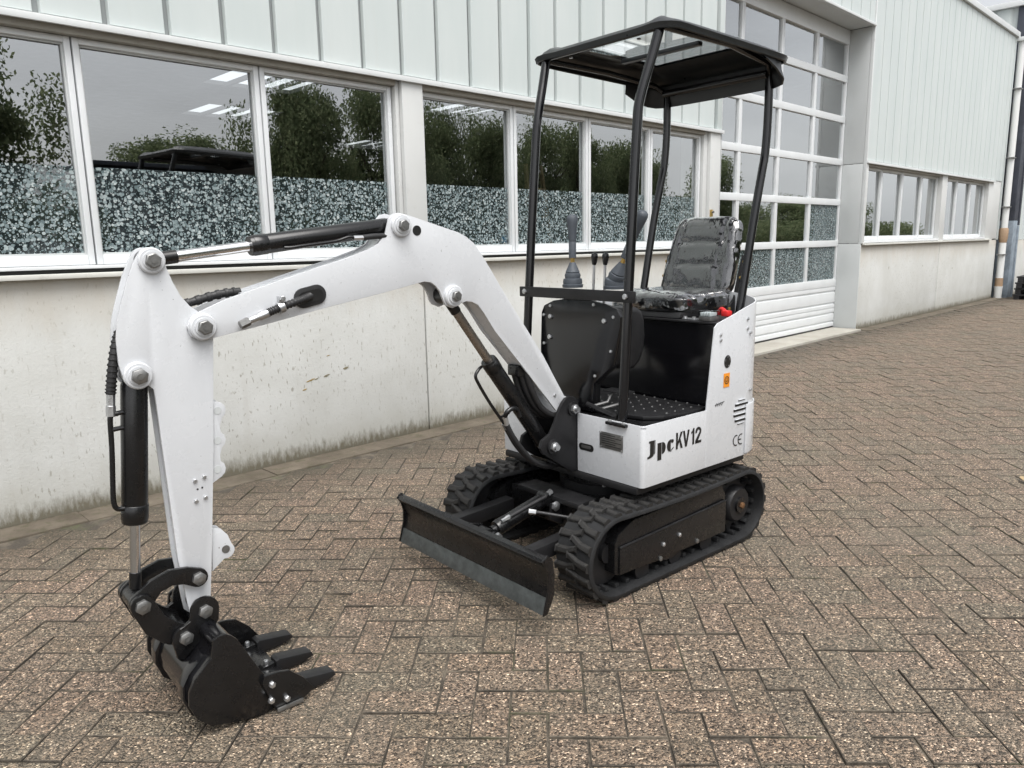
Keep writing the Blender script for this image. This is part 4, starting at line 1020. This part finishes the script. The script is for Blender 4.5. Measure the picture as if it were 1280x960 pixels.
# ---------------------------------------------------------------- seat in its plastic cover
M['vinyl'] = paint('seat_vinyl', (.022, .023, .025), .5, .15, 30, .5, 0, None, 0, .3, 200)
def wrap_mat():
    t = NT('crinkled_plastic'); t.n.remove(t.b)
    g = t.new('ShaderNodeBsdfGlossy'); g.inputs['Roughness'].default_value = .05; g.inputs['Color'].default_value = (1, 1, 1, 1)
    o = t.obj(); a = t.noise(t.scalev(o, (1, 1, .5)), 17, 3, .5); w = t.new('ShaderNodeTexWave'); w.inputs['Scale'].default_value = 5; w.inputs['Distortion'].default_value = 9; w.inputs['Detail'].default_value = 2; t.l.new(o, w.inputs['Vector'])
    h = t.math('ADD', a, t.math('MULTIPLY', w.outputs['Fac'], .35)); b = t.new('ShaderNodeBump'); b.inputs['Strength'].default_value = .75; b.inputs['Distance'].default_value = .012
    t.l.new(h, b.inputs['Height']); t.l.new(b.outputs[0], g.inputs['Normal'])
    f = t.new('ShaderNodeFresnel'); f.inputs['IOR'].default_value = 1.55; t.l.new(b.outputs[0], f.inputs['Normal'])
    tr = t.new('ShaderNodeBsdfTransparent'); tr.inputs['Color'].default_value = (.86, .87, .88, 1)
    mx = t.new('ShaderNodeMixShader'); t.l.new(t.math('MULTIPLY', f.outputs[0], 3.2, True), mx.inputs[0]); t.l.new(tr.outputs[0], mx.inputs[1]); t.l.new(g.outputs[0], mx.inputs[2])
    t.l.new(mx.outputs[0], t.o.inputs['Surface']); return t.m
M['wrap'] = wrap_mat()
def cushion(w_bot, w_top, h, t, nx=22, nz=26, swell=.014, ribs=(), grow=0.0, crin=0.0, seed=1):
    """upholstered slab in local (y across, z up, x towards the sitter), rounded outline, quilted front"""
    r = random.Random(seed); vs = []; fs = []
    def pt(u, v, side):
        w = (w_bot+(w_top-w_bot)*v)/2+grow
        cr = .22; 
        yy = (u-.5)*2; zz = (v-.5)*2
        # superellipse rounding of the corners
        k = (abs(yy)**7+abs(zz)**7)**(1/7.) if (abs(yy)+abs(zz)) > 0 else 1; k = max(k, 1e-6); m_ = max(abs(yy), abs(zz)); f_ = m_/k
        y = yy*f_*w; z = h/2+zz*f_*(h/2+grow)
        edge = max(0, 1-m_**6)
        d = t/2*(.45+.55*edge**.5)+swell*edge
        if side > 0:
            for zr, dep, wid in ribs: d -= dep*math.exp(-((v-zr)/wid)**2)*(1 if abs(yy) < .66 else .0)
            if ribs: d -= .008*math.exp(-((abs(yy)-.68)/.05)**2)
        return (side*(d+grow)+r.uniform(-crin, crin), y+r.uniform(-crin, crin), z+r.uniform(-crin, crin))
    for side in (1, -1):
        for j in range(nz+1):
            for i in range(nx+1): vs.append(pt(i/nx, j/nz, side))
    n = (nx+1)*(nz+1); idx = lambda s, i, j: s*n+j*(nx+1)+i
    for j in range(nz):
        for i in range(nx):
            fs.append((idx(0, i, j), idx(0, i+1, j), idx(0, i+1, j+1), idx(0, i, j+1))); fs.append((idx(1, i, j), idx(1, i, j+1), idx(1, i+1, j+1), idx(1, i+1, j)))
    ring = [(i, 0) for i in range(nx)]+[(nx, j) for j in range(nz)]+[(i, nz) for i in range(nx, 0, -1)]+[(0, j) for j in range(nz, 0, -1)]
    for k in range(len(ring)):
        a, b_ = ring[k], ring[(k+1) % len(ring)]; fs.append((idx(0, *a), idx(1, *a), idx(1, *b_), idx(0, *b_)))
    return MB().add(vs, fs)
seat = part(MB().prism([(-.60,.966),(-.60,.992),(-.24,.992),(-.225,.966)], -.20, .20), 'seat', 'satin', None, .008)
tilt = math.atan2(.11, .335)
bkr = cushion(.385, .335, .358, .062, swell=.006, ribs=((.66, .011, .03), (.36, .011, .03), (.88, .008, .03))).build('backrest', 'vinyl', seat, 0, loc=(-.605, 0, 1.045), rot=(0, -tilt, 0))
cw = cushion(.385, .335, .358, .062, 34, 40, swell=.008, ribs=((.66, .007, .04), (.36, .007, .04)), grow=.005, crin=.0007, seed=4).build('backrest_cover', 'wrap', seat, 0, loc=(-.605, 0, 1.045), rot=(0, -tilt, 0))
cus = cushion(.42, .40, .385, .075, swell=.012).build('cushion', 'vinyl', seat, 0, loc=(-.235, 0, 1.022), rot=(0, -R_(90), 0))
cus2 = cushion(.42, .40, .385, .075, 34, 34, grow=.006, crin=.0008, swell=.012, seed=8).build('cushion_cover', 'wrap', seat, 0, loc=(-.235, 0, 1.022), rot=(0, -R_(90), 0))
for s in (1, -1):
    fr = [(-.46,.985),(-.56,.990),(-.61,1.03),(-.63,1.10),(-.67,1.22),(-.695,1.215),(-.665,1.10),(-.655,1.02),(-.62,.970),(-.46,.968)]
    f_ = part(MB().prism(fr, s*.208-.006, s*.208+.006), 'seat_side_frame', 'satin', seat, .002)
    for a, b_ in ((-.500,.978),(-.565,.985),(-.645,1.12),(-.667,1.19)): hexnut((a, s*.208+s*.006, b_), .008, .007, 'y', s, f_, 'brass', 'bolt')

# ---------------------------------------------------------------- canopy
can = None
posts = []
for s in (1, -1):
    fp = smoothpath([(.222, s*.282, .600), (.200, s*.280, .95), (.172, s*.277, 1.35), (.145, s*.274, 1.70), (.132, s*.275, 1.80), (.085, s*.290, 1.95), (.055, s*.300, 2.052)], 5)
    posts.append(part(MB().tube(fp, .0185, 18), 'front_post', 'gloss'))
    rp_ = smoothpath([(-.535, s*.278, .90), (-.575, s*.278, 1.09), (-.640, s*.278, 1.39), (-.690, s*.276, 1.58), (-.710, s*.275, 1.66), (-.722, s*.274, 1.80), (-.722, s*.273, 1.995)], 5)
    posts.append(part(MB().tube(rp_, .018, 18), 'rear_post', 'gloss'))
    part(MB().box(.175, .265, s*.282-.05, s*.282+.05, .6005, .612), 'post_foot', 'black', posts[-2], .002)
    for a, b_ in ((.255, -.035), (.255, .035)): hexnut((a, s*.282+b_, .612), .008, .007, 'z', 1, posts[-2], 'steel', 'bolt')
# moulded roof: rounded sheet with a raised middle, turned-down rim and deep rear apron
x_f, x_r, yw = .085, -.735, .372
SKX0, SKX1, SKY = -.555, -.085, .205
def roof_top(x, y):
    u = (x-(x_f+x_r)/2)/((x_f-x_r)/2); v = y/yw
    e = max(0, 1-abs(u)**5)*max(0, 1-abs(v)**5)
    z = 2.054+.050*e**.6-.020*(1-(x-x_r)/(x_f-x_r))
    # corner bulges over the post sockets
    for px, py in ((.035, .30), (.035, -.30)): z += .012*math.exp(-(((x-px)/.05)**2+((y-py)/.05)**2))
    # raised ribs running lengthways
    z += .010*math.exp(-((abs(y)-.285)/.022)**2)*max(0, 1-abs(u)**6)
    return z
def frange(a, b, n): return [a+(b-a)*k/n for k in range(n+1)]
gx = sorted(set([round(k, 5) for k in frange(x_r, SKX0, 8)+frange(SKX0, SKX1, 10)+frange(SKX1, x_f, 10)]))
gy = sorted(set([round(k, 5) for k in frange(-yw, -SKY, 10)+frange(-SKY, SKY, 8)+frange(SKY, yw, 10)]))
vs_, fs_ = [], []; NX, NY = len(gx), len(gy)
def rounded(x, y):
    cx0, cy0 = (x_f+x_r)/2, 0; hx, hy = (x_f-x_r)/2, yw; u, v = (x-cx0)/hx, y/hy
    k = (abs(u)**14+abs(v)**14)**(1/14.) if (u or v) else 1; m_ = max(abs(u), abs(v)); f_ = m_/k if k else 1
    return cx0+u*hx*f_, v*hy*f_
for t_ in (0, 1):
    for x in gx:
        for y in gy:
            xx, yy = rounded(x, y) if not (SKX0-.001 <= x <= SKX1+.001 and abs(y) <= SKY+.001) else (x, y)
            vs_.append((xx, yy, roof_top(x, y)-.010*t_))
ix = lambda t_, i, j: t_*NX*NY+i*NY+j
for i in range(NX-1):
    for j in range(NY-1):
        mx_, my_ = (gx[i]+gx[i+1])/2, (gy[j]+gy[j+1])/2
        if SKX0 < mx_ < SKX1 and abs(my_) < SKY: continue
        fs_.append((ix(0, i, j), ix(0, i+1, j), ix(0, i+1, j+1), ix(0, i, j+1))); fs_.append((ix(1, i, j), ix(1, i, j+1), ix(1, i+1, j+1), ix(1, i+1, j)))
can = part(MB().add(vs_, fs_), 'canopy_roof', M.setdefault('abs', paint('moulded_black_plastic', (.020, .022, .023), .34, .15, 8, .5, 0, None, 0, .12, 160)), None)
# rim running round the edge
def rim(pts, prof, name, parent, closed=False, mat='abs'):
    n = len(pts); vs, fs = [], []; m_ = len(prof)
    for i, p in enumerate(pts):
        a, b_ = (pts[i-1], pts[(i+1) % n]) if closed else (pts[max(i-1, 0)], pts[min(i+1, n-1)])
        d = Vector((b_[0]-a[0], b_[1]-a[1], 0)).normalized(); nn = Vector((d.y, -d.x, 0))
        for o_, h_ in prof: vs.append(Vector(p)+nn*o_+Vector((0, 0, h_)))
    for i in range(n if closed else n-1):
        i2 = (i+1) % n
        for k in range(m_): k2 = (k+1) % m_; fs.append((i*m_+k, i*m_+k2, i2*m_+k2, i2*m_+k))
    return MB().add(vs, fs).build(name, mat, parent)
edge = []
for k in range(96):
    a = 2*math.pi*k/96; u, v = math.cos(a), math.sin(a); m_ = max(abs(u), abs(v)); u, v = u/m_, v/m_
    x, y = (x_f+x_r)/2+u*(x_f-x_r)/2, v*yw; xx, yy = rounded(x, y); edge.append((xx, yy, roof_top(x, y)))
rim(edge[::-1], [(-.006, .003), (.004, .000), (.009, -.007), (.009, -.016), (.005, -.019), (.000, -.016), (-.002, -.006)], 'roof_rim', can, True)
# rear apron, side aprons fading forwards
ap = [(-.52, yw-.008, 2.028), (-.60, yw-.010, 2.026), (-.67, yw-.016, 2.024), (-.705, yw-.040, 2.022), (-.722, yw-.085, 2.020), (-.728, .15, 2.020), (-.730, 0, 2.020)]
ap = ap+[(x, -y, z) for x, y, z in ap[-2::-1]]
dep = [.02, .045, .075, .088, .092, .092, .092, .092, .092, .092, .088, .075, .045, .02]
va, fa = [], []
for (x, y, z), d_ in zip(ap, dep[:len(ap)]):
    for o_, h_ in ((0, 0), (-.004, -d_*.5), (-.018, -d_), (-.010, -d_-.002), (.006, -d_*.5), (.009, 0)):
        nn = Vector((x+.33, y*.6, 0)).normalized(); va.append((x-nn.x*o_, y-nn.y*o_, z+h_))
for i in range(len(ap)-1):
    for k in range(6): k2 = (k+1) % 6; fa.append((i*6+k, i*6+k2, (i+1)*6+k2, (i+1)*6+k))
part(MB().add(va, fa), 'rear_apron', 'abs', can)
zs = roof_top(-.32, 0)
part(MB().box(SKX0-.004, SKX1+.004, -SKY-.004, SKY+.004, zs-.016, zs-.011), 'skylight', 'skyl', can, smooth=False)
part(MB().box(-.335, -.305, -SKY, SKY, zs-.035, zs-.017), 'skylight_bar', 'abs', can, .004)
# steel frame under the roof
for s in (1, -1): part(MB().tube([(.06, s*.318, 2.048), (-.35, s*.318, 2.046), (-.66, s*.30, 2.020), (-.715, s*.275, 1.985)], .0125, 12), 'roof_frame', 'gloss', can)
part(MB().tube([(.056, -.30, 2.052), (.056, .30, 2.052)], .0125, 12), 'roof_frame', 'gloss', can)
part(MB().tube([(-.70, -.275, 1.985), (-.70, .275, 1.985)], .0165, 12), 'roof_frame', 'gloss', can)
for x, y in ((.03, .18), (.03, -.18), (-.62, .30), (-.62, -.30)): hexnut((x, y, 2.04), .008, .006, 'z', -1, can, 'steel', 'bolt')

# ---------------------------------------------------------------- undercarriage
TZ0 = -.012; RT = .152; XC = .405; TY0, TY1 = .262, .436
zc = TZ0+.016+RT
def track_pt(s_):
    """outline parameter in metres along the belt -> (x, z, tangent angle)"""
    Ls = 2*XC; La = math.pi*RT; per = 2*Ls+2*La; s_ %= per
    if s_ < Ls: return (-XC+s_, zc-RT, 0.0)
    s_ -= Ls
    if s_ < La: a = -math.pi/2+s_/RT; return (XC+RT*math.cos(a), zc+RT*math.sin(a), a+math.pi/2)
    s_ -= La
    if s_ < Ls: 
        t = s_/Ls; return (XC-s_, zc+RT-.010*math.sin(math.pi*t), math.pi)
    s_ -= Ls; a = math.pi/2+s_/RT; return (-XC+RT*math.cos(a), zc+RT*math.sin(a), a+math.pi/2)
PER = 4*XC+2*math.pi*RT
NL = 44
def lugmesh(s):
    """one angled bar of the tread: broad outer foot, chevron towards the middle"""
    L, h = .100, .011
    a = [(-.016, -.004), (.016, -.004), (.010, h), (-.010, h)]
    vs = []
    for k, (yy, sk) in enumerate(((0, 0), (.055, .006), (L, .026))):
        for x, z in a: vs.append((x*(1 if k else 1.08)+sk, (yy-.0)*s, z))
    fs = []
    for k in range(2):
        for i in range(4): j = (i+1) % 4; fs.append((4*k+i, 4*k+j, 4*k+4+j, 4*k+4+i))
    fs += [(0, 1, 2, 3), (8, 11, 10, 9)]
    me = bpy.data.meshes.new('tread_lug'); me.from_pydata(vs, [], fs)
    bm = bmesh.new(); bm.from_mesh(me); bmesh.ops.bevel(bm, geom=list(bm.edges), offset=.003, segments=1, affect='EDGES'); bmesh.ops.recalc_face_normals(bm, faces=bm.faces); bm.to_mesh(me); bm.free()
    me.materials.append(M['worn']); return me
LUG = {1: lugmesh(1), -1: lugmesh(-1)}
for side in (1, -1):
    y0, y1 = (TY0, TY1) if side > 0 else (-TY1, -TY0)
    b = MB(); N_ = 120; vs, fs = [], []
    prof = [(y0, 0), (y0+.004, .006), (y1-.004, .006), (y1, 0), (y1, -.010), (y1-.022, -.013), (y0+.022, -.013), (y0, -.010)]
    for k in range(N_):
        x, z, a = track_pt(PER*k/N_); nx_, nz_ = math.sin(a), -math.cos(a)
        for y, o_ in prof: vs.append((x+nx_*o_, y, z+nz_*o_))
    m_ = len(prof)
    for k in range(N_):
        k2 = (k+1) % N_
        for i in range(m_): j = (i+1) % m_; fs.append((k*m_+i, k*m_+j, k2*m_+j, k2*m_+i))
    tr = part(MB().add(vs, fs), 'track', 'rubber')
    for k in range(NL):
        for h_ in (0, 1):
            x, z, a = track_pt(PER*(k+.5*h_)/NL); nx_, nz_ = math.sin(a), -math.cos(a)
            yb = y1-.006 if h_ == 0 else y0+.006; s = -1 if h_ == 0 else 1
            mw = Matrix.Translation((x+nx_*.006, yb, z+nz_*.006)) @ Matrix(((math.cos(a), 0, math.sin(a), 0), (0, 1, 0, 0), (math.sin(a), 0, -math.cos(a), 0), (0, 0, 0, 1)))
            place('tread_lug', LUG[s], tr, mw=mw)
    # inner drive lugs
    for k in range(NL):
        x, z, a = track_pt(PER*(k+.25)/NL); nx_, nz_ = math.sin(a), -math.cos(a)
        mt = Matrix.Translation((x-nx_*.022, (y0+y1)/2, z-nz_*.022)) @ Matrix.Rotation(-a, 4, 'Y')
        part(MB().box(-.010, .010, -.045, .045, -.009, .009, mt), 'drive_lug', 'rubber', tr, .003)
    o = (y0+y1)/2; so = 1 if side > 0 else -1
    fr = part(MB().prism([(.30,.272),(.385,.235),(.405,.20),(.405,.085),(.385,.075),(.14,.062),(.10,.050),(.06,.050),(.02,.062),(-.27,.062),(-.29,.075),(-.29,.235),(-.26,.280)], o-.060, o+.062), 'track_frame', 'black', None, .006)
    part(MB().prism([(.385,.180),(.385,.078),(-.285,.070),(-.285,.205)], o+so*.0625, o+so*.070), 'frame_cover', 'black', fr, .003)
    part(MB().tube([(.385, o+so*.068, .184), (-.285, o+so*.068, .208)], .0045, 8), 'cover_edge', 'satin', fr)
    for a, b_ in ((.135, .130), (.035, .142)): hexnut((a, o+so*.070, b_), .0085, .008, 'y', so, fr, 'steel', 'bolt')
    for a, b_ in ((.150, .075), (-.085, .082)): hexnut((a, o+so*.070, b_), .010, .006, 'y', so, fr, 'nut', 'bolt')
    for a in (.235, .03, -.175):
        part(MB().cyl((a, o-.05, .052), (a, o+.05, .052), .040, 20), 'track_roller', 'satin', fr)
    idl = part(MB().cyl((XC, o-.05, zc), (XC, o+.012, zc), RT-.03, 36), 'idler', 'satin', fr)
    part(MB().tube([(XC, o-.05, zc), (XC, o+.03, zc)], [.04, .035], 20), 'idler_hub', 'satin', idl)
    spk = []
    for k in range(22):
        a = 2*math.pi*k/22; r = RT-.020 if k % 2 else RT-.052
        spk += [(-XC+r*math.cos(a-.07), zc+r*math.sin(a-.07)), (-XC+r*math.cos(a+.07), zc+r*math.sin(a+.07))]
    sk_ = part(MB().prism(spk, o-.018, o+.018), 'sprocket', 'satin', fr, .002)
    part(MB().tube([(-XC, o+so*.018, zc), (-XC, o+so*.045, zc), (-XC, o+so*.058, zc)], [.082, .080, .070], 30), 'drive_hub', 'satin', sk_)
    part(MB().tube([(-XC, o+so*.058, zc), (-XC, o+so*.068, zc)], .034, 24), 'hub_ring', 'black', sk_)
    hexnut((-XC, o+so*.068, zc), .014, .010, 'y', so, sk_, M.setdefault('rusty', paint('rusty_nut', (.16, .085, .04), .6, .3, 40, .5, 0, None, .5)), 'hub_nut')
# chassis, slew ring, turntable underside
ch = part(MB().box(-.30, .33, -.258, .258, .155, .262), 'chassis', 'black', None, .008)
part(MB().box(.255, .36, -.18, .18, .262, .285), 'chassis_nose', 'satin', ch, .006)
part(MB().tube([(0, 0, .262), (0, 0, .300)], .205, 40), 'slew_ring', 'satin', ch)
part(MB().tube([(0, 0, .300), (0, 0, .345)], .190, 40), 'slew_gear', 'black', ch)
part(MB().prism([(.255, .385), (.255, -.385), (-.45, -.39), (-.60, -.25), (-.63, 0), (-.60, .25), (-.45, .39)], .346, .374, 'z'), 'slew_plate', 'satin', None, .006)
part(MB().box(-.48, .235, -.375, .375, .3745, .5855), 'engine_bay', 'ink', None, .01)
hexnut((.235, .20, .346), .008, .012, 'z', -1, ch, 'steel', 'bolt')
# tilted support plate edges at the front of the slew base
part(MB().prism([(.33,.262),(.385,.262),(.395,.20),(.33,.16)], -.06, -.045), 'blade_lug', 'satin', ch, .003)
part(MB().prism([(.33,.262),(.385,.262),(.395,.20),(.33,.16)], .045, .06), 'blade_lug', 'satin', ch, .003)
# ---------------------------------------------------------------- dozer blade
prof = [(.772,.275),(.790,.268),(.796,.256),(.786,.248),(.770,.225),(.762,.19),(.764,.15),(.772,.125),(.764,.121),(.754,.148),(.752,.19),(.758,.228),(.766,.250)]
bl = part(MB().prism(prof, -.440, .440), 'dozer_blade', 'black', None, .002)
part(MB().prism([(.774,.126),(.792,.068),(.785,.066),(.764,.121)], -.440, .440), 'cutting_edge', 'edge_steel', bl, .0015)
for s in (1, -1):
    part(MB().prism([(.798,.262),(.775,.280),(.752,.262),(.742,.20),(.745,.13),(.775,.072),(.795,.068),(.780,.125),(.772,.15),(.770,.20),(.780,.235)], s*.440, s*.447), 'end_plate', 'black', bl, .002)
    part(MB().tube([(.777, s*.440, .262), (.777, s*.4495, .262)], .013, 14), 'bar_end', 'black', bl)
    part(MB().box(-.02, .372, -.026, .026, -.028, .028, Matrix.Translation((.385, s*.225, .190)) @ Matrix.Rotation(R_(3), 4, 'Y')), 'push_arm', 'satin', bl, .004)
    part(MB().prism([(.752,.135),(.752,.225),(.70,.222),(.70,.16)], s*.225-.03, s*.225+.03), 'arm_gusset', 'black', bl, .003)
    part(MB().prism([(.752,.15),(.752,.25),(.66,.225),(.66,.20)], s*.045-.006, s*.045+.006), 'cylinder_lug', 'black', bl, .002)
dc, du = cylinder('blade_cylinder', (.368, 0, .268), (.680, 0, .196), .84, .030, .016, 'chrome')
part(MB().tube([(.39, .026, .286), (.50, .028, .268), (.585, .030, .252)], .0085, 10), 'oil_pipe', 'hose', dc)
part(MB().tube([(.585, .030, .252), (.60, .030, .249), (.602, .030, .249), (.625, .030, .244)], [.010, .010, .008, .008], 6), 'pipe_nut', 'steel', dc)
part(MB().tube([(.375, .022, .292), (.355, .022, .300)], .012, 6), 'pipe_nut', 'steel', dc)
hexnut((.672, .055, .197), .022, .012, 'y', 1, dc, 'steel')
hexnut((.372, .062, .252), .020, .012, 'y', 1, dc, 'steel')
part(MB().tube(smoothpath([(.50, .07, .262), (.47, .10, .256), (.40, .16, .238), (.32, .22, .215)], 5), .007, 10), 'hose', 'hose', dc)
part(MB().tube([(.512, .06, .264), (.492, .08, .260)], .011, 8), 'hose_end', 'steel', dc)

# parts of parts of parts hang one level higher: thing > part > sub-part, no further
def level(o):
    n = 0
    while o.parent: o = o.parent; n += 1
    return n
for o in list(bpy.data.objects):
    while level(o) > 2:
        o.parent = o.parent.parent
bpy.context.view_layer.update()
